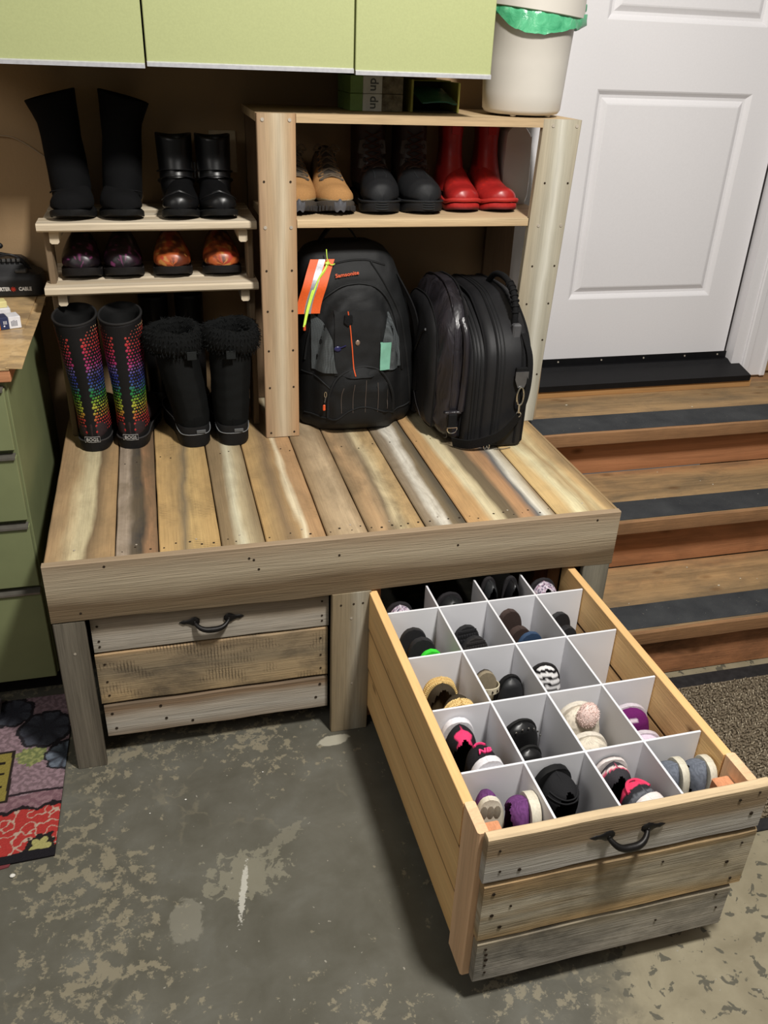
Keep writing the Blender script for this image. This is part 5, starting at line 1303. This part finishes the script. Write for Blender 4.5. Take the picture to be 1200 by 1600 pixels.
for i in range(2):
    r = low_shoe('slipper', ['cream plush slipper with big pink pom-pom, second row', 'cream fluffy slipper in front of the pom-pom slipper'][i], 'slipper', 'cream plush slippers', .225, .090, [(0, .045), (.1, .05), (.3, .045), (.55, .060), (.75, .058), (.9, .046), (1, .022)], knit(CREAM), M_fur, .016, C(220, 212, 198), None, (.26, .24, .70), C(214, 200, 178))
    if i == 0:
        pp = MB(); rnd = random.Random(2); c0 = Vector((.006, .222, .060)); R0 = .021
        pp.ball(tuple(c0), R0, 18, C(244, 218, 210)); po = pp.build('pom_pom', M_fur, r, smooth=True)
        pts = []; nr = []
        for _ in range(900):
            d = Vector((rnd.gauss(0, 1), rnd.gauss(0, 1), rnd.gauss(0, 1))).normalized(); pts.append(tuple(c0+d*R0*.95)); nr.append(tuple(d*2+Vector((0, 0, .4))))
        m = MB(); fur(m, pts, nr, .0040, C(244, 220, 212), random.Random(8), 1, .92, 1.04); m.build('pom_strands', M_fur, po, kind='stuff')
    stand(r, 2, 2, 'toe', 'away', [-.004, -.012][i], [.016, .078][i], 4, -4, .225, z=.142-.022*i)
def purp(x_, t, z, a):
    if t > .90 or (t > .72 and (mn.noise(Vector((x_*2.6, t*14, 2))) > .22)): return C(232, 214, 226)
    if t > .72: return C(104, 34, 98)
    if t > .44: return C(224, 208, 226) if (int(t*22) % 4) else C(196, 180, 204)
    return C(104, 34, 98)
for i in range(2):
    r = low_shoe('baby_slipper', ['purple and white banded slipper, toe up against the right rail', 'lower purple and white slipper in front of its mate, second row right'][i], 'slipper', 'purple and white slippers', .225, .092, [(0, .05), (.1, .05), (.3, .05), (.55, .060), (.75, .054), (.9, .040), (1, .018)], (lambda x_, t, z, a: C(106, 34, 98) if (t > .80 or abs(t-.55) < .08) and abs(x_) > .3*(t < .95) else (C(232, 214, 226) if t > .93 else (C(106, 34, 98) if .78 < t else (C(226, 210, 228) if t > .5 else C(104, 34, 98))))) if i == 0 else (lambda x_, t, z, a: C(222, 206, 224) if t > .72 else C(104, 34, 98)), M_shoe_matte, .014, C(206, 196, 204), None, (.26, .24, .7))
    stand(r, 3, 2, 'toe', 'away', [-.010, -.008][i], [.020, .078][i], 4, -4, .225, z=.118-.02*i)

# row 3
def rope(label, dx, back, yaw, L, z, tilt, face='away'):
    r = thing('espadrille', label, 'shoe', (0, 0, 0), (0, 0, 0), 'woven straw espadrilles'); LREG[r.name] = L
    W = .094; sole_mesh(L, W, .026, 0, C(212, 178, 112), 0, 0, C(222, 190, 126), 0).build('sole', M_shoe_matte, r, smooth=True)
    m = MB()
    for k in range(4):
        zz_ = .003+.0065*k; T = ts_list(60)
        path = [(s_*(wid(t, W)+.0008), t*L, zz_) for s_, tt in ((1, T[1:]), (-1, T[::-1][1:-1])) for t in tt]
        for j in range(0, len(path)-1):
            a = Vector(path[j]); b = Vector(path[j+1]); d = b-a
            nseg = max(1, int(d.length/.006))
            for q in range(nseg):
                p = a+d*(q+.5)/nseg; u = d.normalized(); k_ = 1 if (k % 2) else -1
                m.tube([p-u*.0034+Vector((0, 0, -.0020*k_)), p+u*.0034+Vector((0, 0, .0020*k_))], .0026, 5, C(226, 196, 134), .8)
    m.build('braid', M_shoe_matte, r, smooth=True, kind='stuff')
    upper_mesh(L*.98, W*.94, 0, [(0, .03), (.4, .03), (.6, .045), (.85, .04), (1, .02)], .025, lambda *a: C(64, 56, 44), (.3, .28, .75), C(84, 70, 48)).build('upper', M_shoe_matte, r, smooth=True)
    stand(r, 0, 3, 'heel', face, dx, back, tilt, yaw, L, z)
rope('larger woven straw espadrille sole curving along the compartment, third row left', -.002, .040, -5, .235, .115, 1)
rope('smaller woven straw espadrille heel in front of its mate, third row left', .004, .156, -3, .20, .172, 0, 'camera')
r = low_shoe('black_shoe', 'plain black shoe toe up beside the dotted sandal', 'shoe', None, .23, .060, FLAT, lambda *a: C(40, 41, 43), M_shoe_leather, .012, BLK, None, (.3, .28, .7))
stand(r, 1, 3, 'toe', 'away', .027, .050, 5, 2, .235, z=.112)
r = thing('sandal', 'black sandal with cream dotted strap hoops, third row', 'sandal', (0, 0, 0), (0, 0, 0))
sole_mesh(.23, .078, .014, 0, C(42, 38, 36), 0, .004, C(150, 138, 116), 0).build('sole', M_rubber, r, smooth=True)
for (y0, hh, tl) in ((.200, .040, .010), (.165, .045, .0), (.06, .05, -.02)):
    m = MB(); dts = MB()
    P = [Vector((.036*math.cos(a), y0+tl*math.sin(a), .010+hh*math.sin(a))) for a in [PI*k/22 for k in range(23)]]
    ribbon(m, P, .011, (0, 1, 0), .0022, C(214, 204, 178))
    for k in range(2, 22, 3):
        p = P[k]; dts.ball((p.x*1.03, p.y, .010+(p.z-.010)*1.03+.0008), (.0024, .0026, .0022), 6, C(40, 30, 28))
    sp_ = m.build('strap', M_shoe_matte, r, smooth=True); dts.build('strap_dots', M_shoe_matte, sp_, kind='stuff')
r.scale[0] = .78; stand(r, 1, 3, 'toe', 'away', -.028, .045, 4, 2, .225, z=.130, zs=1)
r = low_shoe('striped_slipper', 'black and white striped slipper, toe up in the third row', 'slipper', None, .225, .072, [(0, .045), (.2, .045), (.5, .055), (.75, .05), (.9, .036), (1, .014)],
             lambda x_, t, z, a: (C(30, 28, 30) if ((t*.225+.010*x_*x_*0+.004*abs(x_))*92) % 1 < .42 else C(228, 226, 226)) if t > .42 else C(30, 28, 30), M_shoe_matte, .010, C(34, 32, 32), None, (.2, .2, .7))
stand(r, 2, 3, 'toe', 'away', -.012, .030, 10, -10, .225, z=.125)

# row 4
DB = C(62, 50, 46); NV = C(52, 72, 100)
def flop(lab, grp, c, row, dx, back, yaw, L, c1, c2, z, tilt=6, th=.016, tex=False, W=.092, strap=None, face='camera'):
    r = slab('flip_flop', lab, 'sandal', grp, L, W, th, c1, c2, strap, tex); stand(r, c, row, 'heel', face, dx, back, tilt, yaw, L, z); return r
K3 = C(40, 40, 42)
flop('rearmost black flip-flop sole in the left compartment of the fourth row', 'black flip-flops', 0, 4, -.012, .050, -5, .25, K3, C(48, 46, 46), .112)
flop('black flip-flop in front of its mate above the green sole', 'black flip-flops', 0, 4, -.004, .090, -4, .25, K3, C(46, 46, 48), .112, th=.020)
flop('bright green flip-flop at the front of the left compartment, fourth row', None, 0, 4, .006, .126, 0, .215, C(64, 214, 60), C(70, 226, 66), .140, 3, W=.084)
flop('rearmost black flip-flop with ribbed tread, second compartment of the fourth row', 'black ribbed flip-flops', 1, 4, -.004, .046, 6, .235, K3, K3, .112, tex=True)
flop('black flip-flop with ribbed tread leaning in front, beside the brown one', 'black ribbed flip-flops', 1, 4, .005, .080, 5, .23, C(48, 46, 46), K3, .108, tex=True, th=.020)
flop('brown flip-flop low in the second compartment of the fourth row', None, 1, 4, -.012, .122, 0, .20, C(100, 80, 74), C(90, 70, 64), .135, 3, W=.086)
flop('rearmost dark brown leather slide, third compartment of the fourth row', 'dark brown slides', 2, 4, -.014, .035, 4, .25, DB, C(74, 60, 56), .115, th=.022, W=.084)
flop('dark brown leather slide standing before its mate and behind the blue soles', 'dark brown slides', 2, 4, -.006, .080, 6, .235, DB, C(72, 58, 54), .112, th=.024, W=.088)
flop('navy blue flip-flop directly in front of the brown slides', 'navy flip-flops', 2, 4, .004, .112, 4, .205, NV, C(58, 80, 110), .150, 3, th=.014)
flop('front navy blue flip-flop pressed to the divider, fourth row', 'navy flip-flops', 2, 4, .016, .135, 2, .195, NV, C(64, 84, 112), .150, 2, th=.012, W=.080)
flop('large black slide leaning against the divider, right compartment of fourth row', 'black slides', 3, 4, -.012, .045, 14, .235, K3, C(54, 54, 55), .112, th=.018)
flop('smaller black slide with round heel in front of the larger one, right compartment', 'black slides', 3, 4, -.014, .092, 8, .215, C(48, 48, 50), K3, .125, 3, th=.020, W=.080)
# row 5 (partly under the bench)
pat = lambda sd: (lambda x_, t, z, a: [C(206, 190, 206), C(92, 88, 108), C(226, 220, 226), C(160, 120, 140)][int(abs(mn.noise(Vector((x_*3+sd, t*16, z*6))))*9) % 4])
def rear(name, lab, cat, grp, c, dx, cf, mat, W, z, hp=FLAT, back=.012, L=.235, yaw=0):
    r = low_shoe(name, lab, cat, grp, L, W, hp, cf, mat, .012, C(46, 44, 46)); stand(r, c, 5, 'heel', 'away', dx, back, 0, yaw, L, z); return r
rear('canvas_shoe', 'pink and grey patterned canvas shoe, rear left compartment', 'shoe', None, 0, -.010, pat(1), M_shoe_matte, .092, .110)
rear('black_loafer', 'matte black loafer in the second compartment under the bench edge', 'shoe', None, 1, -.006, lambda *a: C(32, 33, 34), M_shoe_leather, .094, .120)
rear('dress_shoe', 'left dull black dress shoe in the rear third compartment', 'shoe', 'black dress shoes', 2, -.029, lambda *a: C(44, 46, 48), M_shoe_leather, .050, .150)
rear('dress_shoe', 'right glossy black dress shoe, rear third compartment', 'shoe', 'black dress shoes', 2, .028, lambda *a: C(28, 28, 30), M_shoe_gloss, .048, .145)
rear('canvas_shoe', 'pale pink and grey patterned shoe, rear right compartment by the rail', 'shoe', None, 3, -.006, pat(6), M_shoe_matte, .096, .128)
# ================================================================== BACKPACK
bp = thing('backpack', 'black backpack with orange reflective band standing on the bench in the shelf unit', 'backpack', (.810, -.12, H+.0005))
def cloth(name, col, rough=.8, sc=900, b=.4):
    s = N(name); o = s.tc.outputs['Object']; n = s.noise(o, sc, 2); f = s.noise(o, 14, 4, .6, .5)
    c = s.ramp(f, [(.3, dark(C(*col), .8)), (.7, dark(C(*col), 1.25))]); s.bump(s.math('ADD', s.math('MULTIPLY', n, .3), s.math('MULTIPLY', f, .9)), b, .004); return s.out(c, rough, .35)
M_nyl = cloth('black_nylon', (17, 18, 19), .62); M_nyl2 = cloth('black_nylon_panel', (22, 23, 24), .7); M_strap = plain('webbing', C(20, 20, 21), .85, .2, 0, 400, .3, .6)
M_or = plain('orange_trim', C(226, 92, 44), .6)
BX, BY = .810, -.12
LH = [(0, .166), (.02, .172), (.2, .172), (.42, .166), (.47, .160), (.492, .14), (.502, .10)]
RH = [(0, .150), (.04, .166), (.10, .168), (.2, .160), (.3, .146), (.4, .118), (.46, .092), (.49, .066), (.502, .03)]
DP = [(0, .085), (.03, .105), (.15, .112), (.3, .106), (.42, .088), (.48, .064), (.502, .040)]
def bside(x, z): return I(z, RH) if x > 0 else I(z, LH)
def arch(x, z, cx, w_, z0, zt, p=2.2):
    """1 inside an arched pocket, smooth falling edge"""
    u = abs(x-cx)/w_; 
    if u >= 1: return 0
    top = z0+(zt-z0)*(1-u**p)**(1/p)
    return sm(0, .018, top-z)*sm(0, .25, 1-u)
def bfront(x, z):
    hw = bside(x, z); u = min(.999, abs(x)/hw); d = I(z, DP)
    y = -d*(1-u**3.2)**(1/3.2)
    y -= .030*arch(x, z, -.02, .125, .0, .405)+.022*arch(x, z, -.02, .092, .0, .195)*sm(-.01, .05, z)
    y += .005*mn.noise(Vector((x*16, z*13, 2)))+.0025*mn.noise(Vector((x*40, z*34, 5)))
    return y
m = MB(); rs = []; NB_ = 72
Zs = [0, .004, .012]+[.012+.476*i/46 for i in range(1, 47)]+[.494, .499, .502]
for z in Zs:
    k = .93 if z == 0 else (.975 if z < .01 else 1); ring = []
    for j in range(NB_):
        a = 2*PI*j/NB_; ca, sa = math.cos(a), math.sin(a)
        x = np.sign(ca)*abs(ca)**.55; hw = bside(x, z); X = x*hw*k
        if sa <= 0: y = bfront(X, z)*k
        else: y = I(z, DP)*.85*abs(sa)**.55
        ring.append((float(X), float(y), z))
    rs.append(ring)
m.rings(rs); m.build('body', M_nyl, bp, smooth=True, ang=180)
def on(x, z, o=.002): return (x, bfront(x, z)-o, z)
def patch(name, left, right, z0, z1, mat, o=.002, nu=16, nv=20, parent=bp):
    m = MB(); rs = []
    for sgn in (0, 1):
        pass
    vs = []; 
    for j in range(nv):
        z = z0+(z1-z0)*j/(nv-1); a, b = left(z), right(z)
        for i in range(nu):
            x = a+(b-a)*i/(nu-1); vs.append(on(x, z, o))
    n1 = len(vs); vs += [(x, y+.004, z) for x, y, z in vs]
    fs = [(j*nu+i, j*nu+i+1, (j+1)*nu+i+1, (j+1)*nu+i) for j in range(nv-1) for i in range(nu-1)]
    fs += [tuple(n1+q for q in reversed(f)) for f in fs]
    m.add(vs, fs); return m.build(name, mat, parent, smooth=True, ang=180)
def seam(m, pts, r=.0018, o=.001, n=40, col=None): m.tube([on(p[0], p[2], o) for p in spline([(x, 0, z) for x, z in pts], n)], r, 6, col); return m
mesh_s = N('mesh_pocket'); o_ = mesh_s.tc.outputs['Object']
vo = mesh_s.n('TexVoronoi'); mesh_s.l(o_, vo.inputs[0]); vo.inputs['Scale'].default_value = 420; vo.inputs['Randomness'].default_value = 0.0
mesh_c = mesh_s.ramp(vo.outputs['Distance'], [(.25, C(34, 36, 37)), (.5, C(80, 85, 87))]); M_mesh = mesh_s.out(mesh_c, .6, .3)
patch('mesh_panel', lambda z: -.143+.0*z, lambda z: I(z, [(.172, -.078), (.20, -.088), (.27, -.094), (.31, -.112), (.33, -.138)]), .180, .328, M_mesh, .0065, 22, 30)
patch('mesh_panel', lambda z: I(z, [(.175, .062), (.25, .040), (.33, .055)]), lambda z: I(z, [(.175, .105), (.26, .098), (.335, .066)]), .182, .332, M_mesh, .0065, 22, 30)
patch('mint_card', lambda z: .036-.0*z, lambda z: .066-.10*(.27-z)*.2, .185, .262, plain('mint_paper', C(122, 178, 156), .6), .0095, 8, 12)
patch('centre_panel', lambda z: -.088, lambda z: .036, .172, .345, M_nyl2, .0035)
m = MB()
seam(m, [(-.158, .20), (-.148, .27), (-.125, .35), (-.075, .395), (-.02, .408), (.035, .395), (.075, .345), (.098, .26), (.112, .17)], .0030, .002)
seam(m, [(-.165, .165), (-.13, .160), (-.10, .135)], .002); seam(m, [(-.105, .05), (-.100, .12), (-.075, .17), (-.02, .196), (.04, .180), (.075, .12), (.085, .05)], .0042, .002)
seam(m, [(-.16, .045), (-.09, .050), (-.05, .075), (-.01, .085), (.04, .072), (.09, .05), (.15, .06)], .0022)
seam(m, [(.02, .46), (.06, .40), (.105, .31), (.130, .18), (.150, .05)], .0028); seam(m, [(-.14, .42), (-.08, .455), (0, .465), (.06, .45)], .0026)
m.build('piping', M_nyl2, bp, smooth=True)
m = MB()
for x0 in (-.072, -.040, -.005, .030, .062): seam(m, [(x0, .07), (x0+.0, .12), (x0*.92, .165-abs(x0)*.3)], .0007, .0012, 16)
m.build('stitching', plain('grey_thread', C(96, 84, 76), .8), bp, smooth=True)
m = MB(); seam(m, [(-.052, .345), (-.045, .29), (-.040, .235), (-.036, .178)], .0016, .0052, 20); m.build('orange_cord', M_or, bp, smooth=True)
m = MB(); m.prism([(-.064, .318), (-.052, .308), (-.040, .318), (-.042, .336), (-.062, .336)], bfront(-.05, .32)-.010, bfront(-.05, .32)-.001, 'y'); m.build('rubber_tab', M_strap, bp)
# enamel pins (plain)
m = MB(); p = on(-.080, .247, .005); m.ball(p, (.010, .003, .008), 10); m.tube([on(-.074, .250, .007), on(-.058, .256, .007)], .0015, 6)
m.build('dark_blue_pin', plain('pin_blue', C(40, 40, 84), .3, .5), bp, smooth=True)
m = MB(); p = on(-.026, .262, .006); m.ball(p, (.0065, .0025, .008), 10); m.build('bronze_pin', plain('pin_bronze', C(150, 128, 112), .35, .5, .4), bp, smooth=True)
# zip pulls
m = MB(); mo = MB()
for (x, z, k) in ((-.150, .352, 1), (-.154, .325, 1), (-.112, .118, 1)):
    y = bfront(x, z)-.004
    m.tube([(x+.003*math.cos(a), y, z+.008*math.sin(a)) for a in [2*PI*q/12 for q in range(12)]], .0012, 5, closed=True)
    m.tube([(x, y, z-.008), (x-.003, y-.002, z-.022)], .0018, 5); MB().bbox(x-.0075, x-.0005, y-.005, y-.001, z-.046, z-.028, .002).build('zip_tag', M_or, bp)
m.build('zip_pull', M_chrome, bp, smooth=True, kind='stuff')
# carry loop, shoulder straps, side strap
m = MB(); ribbon(m, spline([(-.115, .0, .478), (-.098, -.012, .515), (-.070, -.018, .548), (-.045, -.018, .550), (-.015, -.014, .520), (.010, -.004, .480)], 26), .022, (0, 1, .2), .004)
m.build('carry_loop', M_strap, bp, smooth=True, ang=60)
m = MB(); ribbon(m, spline([(.095, -.055, .42), (.140, -.085, .33), (.164, -.080, .22), (.170, -.075, .12), (.160, -.08, .03)], 26), .020, (.5, -1, 0), .004)
m.build('side_strap', M_strap, bp, smooth=True, ang=60)
m = MB(); m.prism([(.152, .10), (.172, .12), (.172, .19), (.158, .20)], -.10, -.06, 'y'); m.build('side_buckle', M_strap, bp)
# lettering on two labels
for (body, x, z, sz, rz) in (('Samsonite', -.047, .432, .0135, .10), ('Samsonite', -.070, .478, .012, 0)):
    if z > .47: continue
    text('lettering', body, sz, M_or, bp, (x, bfront(x, z)-.006, z), (PI/2-.25, -.13, 0), bold=.0002, sx=1.15)
# orange reflective band + neon cord: they lie against the backpack (things of their own)
def band(name, xa, xb, mat, dy):
    m = MB(); rs = []
    for i in range(22):
        t = i/21; z = .335+(.468-.335)*t; sx_ = .045*t**1.3
        a, b = xa+sx_, xb+sx_; y0 = min(bfront(-.158, min(z, .47)), bfront(-.122+sx_, min(z, .47)))-.006-.010*(1-t)
        rs.append([(a, y0, z+.006*(b-a)), (b, y0-.001, z), (b, y0+.0012, z), (a, y0+.0022, z)])
    m.rings(rs); return m
hb = thing('reflective_band', 'orange safety band with silver stripe hanging on the left of the backpack', 'band', (BX, BY, H))
band('o', -.186, -.164, None, 0).build('band', plain('safety_orange', C(222, 92, 34), .55, .4, 0, 200, .08, .2), hb, smooth=True, ang=50)
band('o', -.146, -.122, None, 0).build('band', bpy.data.materials['safety_orange'], hb, smooth=True, ang=50)
band('s', -.164, -.146, None, 0).build('silver_stripe', plain('silver_tape', C(150, 150, 156), .4, .5, .2, 200, .1, .1), hb, smooth=True, ang=50)
m = MB(); yk = bfront(-.095, .45)
m.tube(spline([(-.098, yk-.012, .462), (-.105, yk-.018, .448), (-.125, yk-.026, .42), (-.150, yk-.040, .36), (-.165, yk-.050, .31)], 30), .0024, 6)
m.tube(spline([(-.096, yk-.012, .460), (-.108, yk-.018, .440), (-.135, yk-.026, .405), (-.157, yk-.042, .35), (-.168, yk-.050, .305)], 30), .0024, 6)
m.tube(spline([(-.100, yk-.008, .495), (-.098, yk-.012, .470), (-.088, yk-.012, .456), (-.078, yk-.010, .458)], 16), .0014, 5)
m.ball((-.099, yk-.014, .460), (.006, .005, .005), 8)
tag(m.build('neon_cord', plain('neon_yellow', C(206, 240, 90), .5), None, (BX, BY, H), smooth=True), 'neon yellow-green cord knotted over the orange band', 'cord')

# ================================================================== LAPTOP BAG
lb_ = thing('laptop_bag', 'black nylon laptop bag with grip handle standing beside the backpack', 'bag', (1.117, -.16, H+.0005), (0, 0, -.02))
M_bal = cloth('ballistic_nylon', (25, 25, 27), .55, 1100, .25)
def satin():
    s = N('satin_nylon'); o = s.tc.outputs['Object']; f = s.noise(s.mapping(o, (0, 0, 0), (26, 16, 6)), 1.0, 3, .5, 1.2)
    c = s.ramp(f, [(.3, C(24, 22, 25)), (.7, C(46, 43, 48))]); s.bump(f, .9, .010); return s.out(c, .36, .5)
M_sat = satin()
def prof_ring(P, x, k, n=56):
    Q = spline([(0, p[0], p[1]) for p in P], n, True); cy = sum(q.y for q in Q)/n; cz = sum(q.z for q in Q)/n
    return [(x, cy+(q.y-cy)*k, cz+(q.z-cz)*k) for q in Q]
def slabsec(P, stations, wr=0):
    m = MB(); rs = []
    for x, k in stations:
        r_ = prof_ring(P, x, k)
        if wr: r_ = [(a+wr*.6*mn.noise(Vector((b*22, c*20, x*9))), b+wr*mn.noise(Vector((x*60, c*24, 3))), c+wr*.6*mn.noise(Vector((x*50, b*24, 7)))) for a, b, c in r_]
        r_ = [(a, b, max(.0005, c)) for a, b, c in r_]
        rs.append(r_)
    return m.rings(rs)
PR = [(-.255, .002), (-.262, .03), (-.265, .16), (-.262, .235), (-.245, .285), (-.20, .33), (-.12, .372), (-.06, .388), (.06, .388), (.16, .372), (.205, .33), (.222, .25), (.224, .06), (.214, .002), (.0, .0), (-.2, .0)]
sec1 = slabsec(PR, [(-.018, .93), (-.012, .985), (.0, 1), (.05, 1.0), (.09, 1), (.100, .985), (.106, .93)])
sec1.build('main_shell', M_bal, lb_, smooth=True, ang=60)
PM = [(a*.97-.004, c*.965) for a, c in PR]
slabsec(PM, [(-.062, .90), (-.056, .96), (-.04, .985), (-.016, .98)], .003).build('middle_section', M_bal, lb_, smooth=True, ang=70)
PP = [(-.195, .012), (-.220, .05), (-.232, .16), (-.232, .25), (-.222, .32), (-.185, .375), (-.12, .412), (-.04, .42), (.06, .405), (.13, .35), (.165, .26), (.175, .08), (.15, .01), (.0, .004)]
slabsec(PP, [(-.138, .62), (-.128, .80), (-.114, .92), (-.096, .99), (-.080, 1.0), (-.066, .985), (-.055, .93)], .010).build('front_pocket', M_sat, lb_, smooth=True, ang=180)
PO = [(a*.86+.01, .02+c*.84) for a, c in PP]
slabsec(PO, [(-.148, .80), (-.143, .93), (-.132, .99), (-.12, 1.0)], .006).build('outer_panel', M_bal, lb_, smooth=True, ang=70)
def ring_tube(P, x, k, r, mat, name, n=70):
    m = MB(); q = [p for p in prof_ring(P, x, k, n) if p[2] > .012]
    # open the loop at the base
    i0 = max(range(len(q)), key=lambda i: (Vector(q[i])-Vector(q[i-1])).length); q = q[i0:]+q[:i0]
    m.tube(q, r, 6); return m.build(name, mat, lb_, smooth=True)
for x, k in ((-.018, .955), (.106, .955), (.012, 1.004), (.082, 1.004)): ring_tube(PR, x, k, .0032, M_strap, 'piping')
for x in (.022, .032): ring_tube(PR, x, 1.003, .0016, M_nyl2, 'zip_line')
for x in (-.040, -.030, -.048): ring_tube(PM, x, .992, .0022, M_nyl2, 'zip_line')
ring_tube(PP, -.066, 1.0, .0028, M_strap, 'piping'); ring_tube(PP, -.098, 1.0, .0022, M_sat, 'pocket_fold'); ring_tube(PO, -.132, 1.0, .002, M_strap, 'piping')
# slanted zip pocket and seam on the outer side
m = MB(); m.tube([(-.151, -.13, .300), (-.152, -.10, .285), (-.152, -.055, .235), (-.1515, -.040, .215)][::1], .0035, 6); m.build('side_zip', plain('zip_dark', C(20, 20, 22), .4), lb_, smooth=True)
m = MB(); m.tube([(-.151, -.02, .12), (-.151, -.08, .07), (-.149, -.13, .045)], .0012, 6); m.build('seam', plain('seam_grey', C(84, 82, 84), .6), lb_, smooth=True)
# grip handle on top
m = MB(); hx = .070; P = spline([(hx, -.205, .318), (hx, -.200, .372), (hx, -.165, .412), (hx, -.10, .428), (hx, -.03, .420), (hx, .02, .388)], 40)
m.tube(P, .0085, 10); 
for i in range(6, 20, 2): m.tube([P[i], P[i]+(P[i+1]-P[i])*.6], .0115, 10)
m.build('grip_handle', M_strap, lb_, smooth=True, ang=50)
MB().bbox(hx-.012, hx+.012, -.232, -.212, .262, .335, .004).build('handle_anchor', plain('rubber_grey', C(74, 74, 76), .6), lb_)
# shoulder strap: hardware on the narrow end, webbing sweeping down to the front
yb = -.272
MB().bbox(.062, .094, yb-.004, yb+.006, .205, .232, .001).build('strap_tab', M_strap, lb_)
m = MB(); m.prism([(.060, .222), (.096, .222), (.096, .200), (.087, .178), (.069, .178), (.060, .200)], yb-.006, yb-.003, 'y'); m.build('strap_plate', plain('plate_steel', C(120, 120, 122), .35, .5, .7), lb_)
m = MB(); m.tube([(.0785+.0095*math.cos(a), yb-.009, .155+.025*math.sin(a)) for a in [2*PI*k/22 for k in range(22)]], .0024, 7, closed=True)
m.tube([(.0785, yb-.009, .130), (.0785, yb-.009, .108)], .003, 7)
m.tube([(.0785+.007*math.cos(a), yb-.009, .104+.007*math.sin(a)) for a in [2*PI*k/14 for k in range(14)]], .0018, 6, closed=True)
m.build('swivel_clip', M_chrome, lb_, smooth=True)
m = MB(); m.tube(spline([(.098, -.264, .250), (.101, -.268, .235), (.100, -.270, .21), (.094, -.270, .185)], 16), .0022, 6); m.build('zip_chain', M_chrome, lb_, smooth=True)
m = MB(); ribbon(m, spline([(.078, yb-.010, .100), (.060, yb-.014, .078), (.028, yb-.018, .050), (-.010, yb-.016, .034), (-.055, yb-.006, .022), (-.09, -.245, .018)], 30), [.030][0], (-.2, -.25, 1), .003)
m.build('shoulder_strap', M_strap, lb_, smooth=True, ang=60)
m = MB(); ribbon(m, spline([(.088, -.232, .312), (.098, -.266, .262), (.100, -.276, .20), (.094, -.278, .14), (.080, -.276, .105)], 24), .016, (1, .2, 0), .0025); m.build('upper_strap', M_strap, lb_, smooth=True, ang=60)
m = MB(); m.tube([(-.095+.014*math.cos(a), -.250, .060+.014*math.sin(a)) for a in [PI+PI*k/14 for k in range(15)]], .0018, 6); m.tube([(-.109, -.250, .062), (-.081, -.250, .062)], .0016, 6)
m.build('d_ring', M_chrome, lb_, smooth=True)
MB().bbox(-.107, -.083, -.2505, -.238, .060, .100, .002).build('ring_tab', M_strap, lb_)
MB().bbox(-.118, -.070, -.246, -.232, .098, .106, .002).build('flap_edge', M_sat, lb_)
m = MB(); m.tube(spline([(-.078, -.21, .35), (-.070, -.236, .30), (-.068, -.240, .20), (-.072, -.238, .105)], 20), .009, 8); m.build('webbing_cover', M_sat, lb_, smooth=True)
m = MB(); m.tube([(.0+.008*math.cos(a), -.272+0*a, .010+.010*math.sin(a)) for a in [2*PI*k/14 for k in range(14)]], .0016, 6, closed=True); m.tube([(-.003, -.273, .004), (.0, -.274, .014), (.003, -.273, .006)], .0014, 5)
m.tube(spline([(.022, -.275, .0035), (.045, -.278, .0022), (.07, -.272, .0022)], 8), .0016, 5); m.build('loose_clip', M_chrome, lb_, smooth=True)
MB().bbox(.078, .1065, -.259, -.21, .001, .040, .008).build('corner_guard', M_strap, lb_)

bpy.context.view_layer.update()
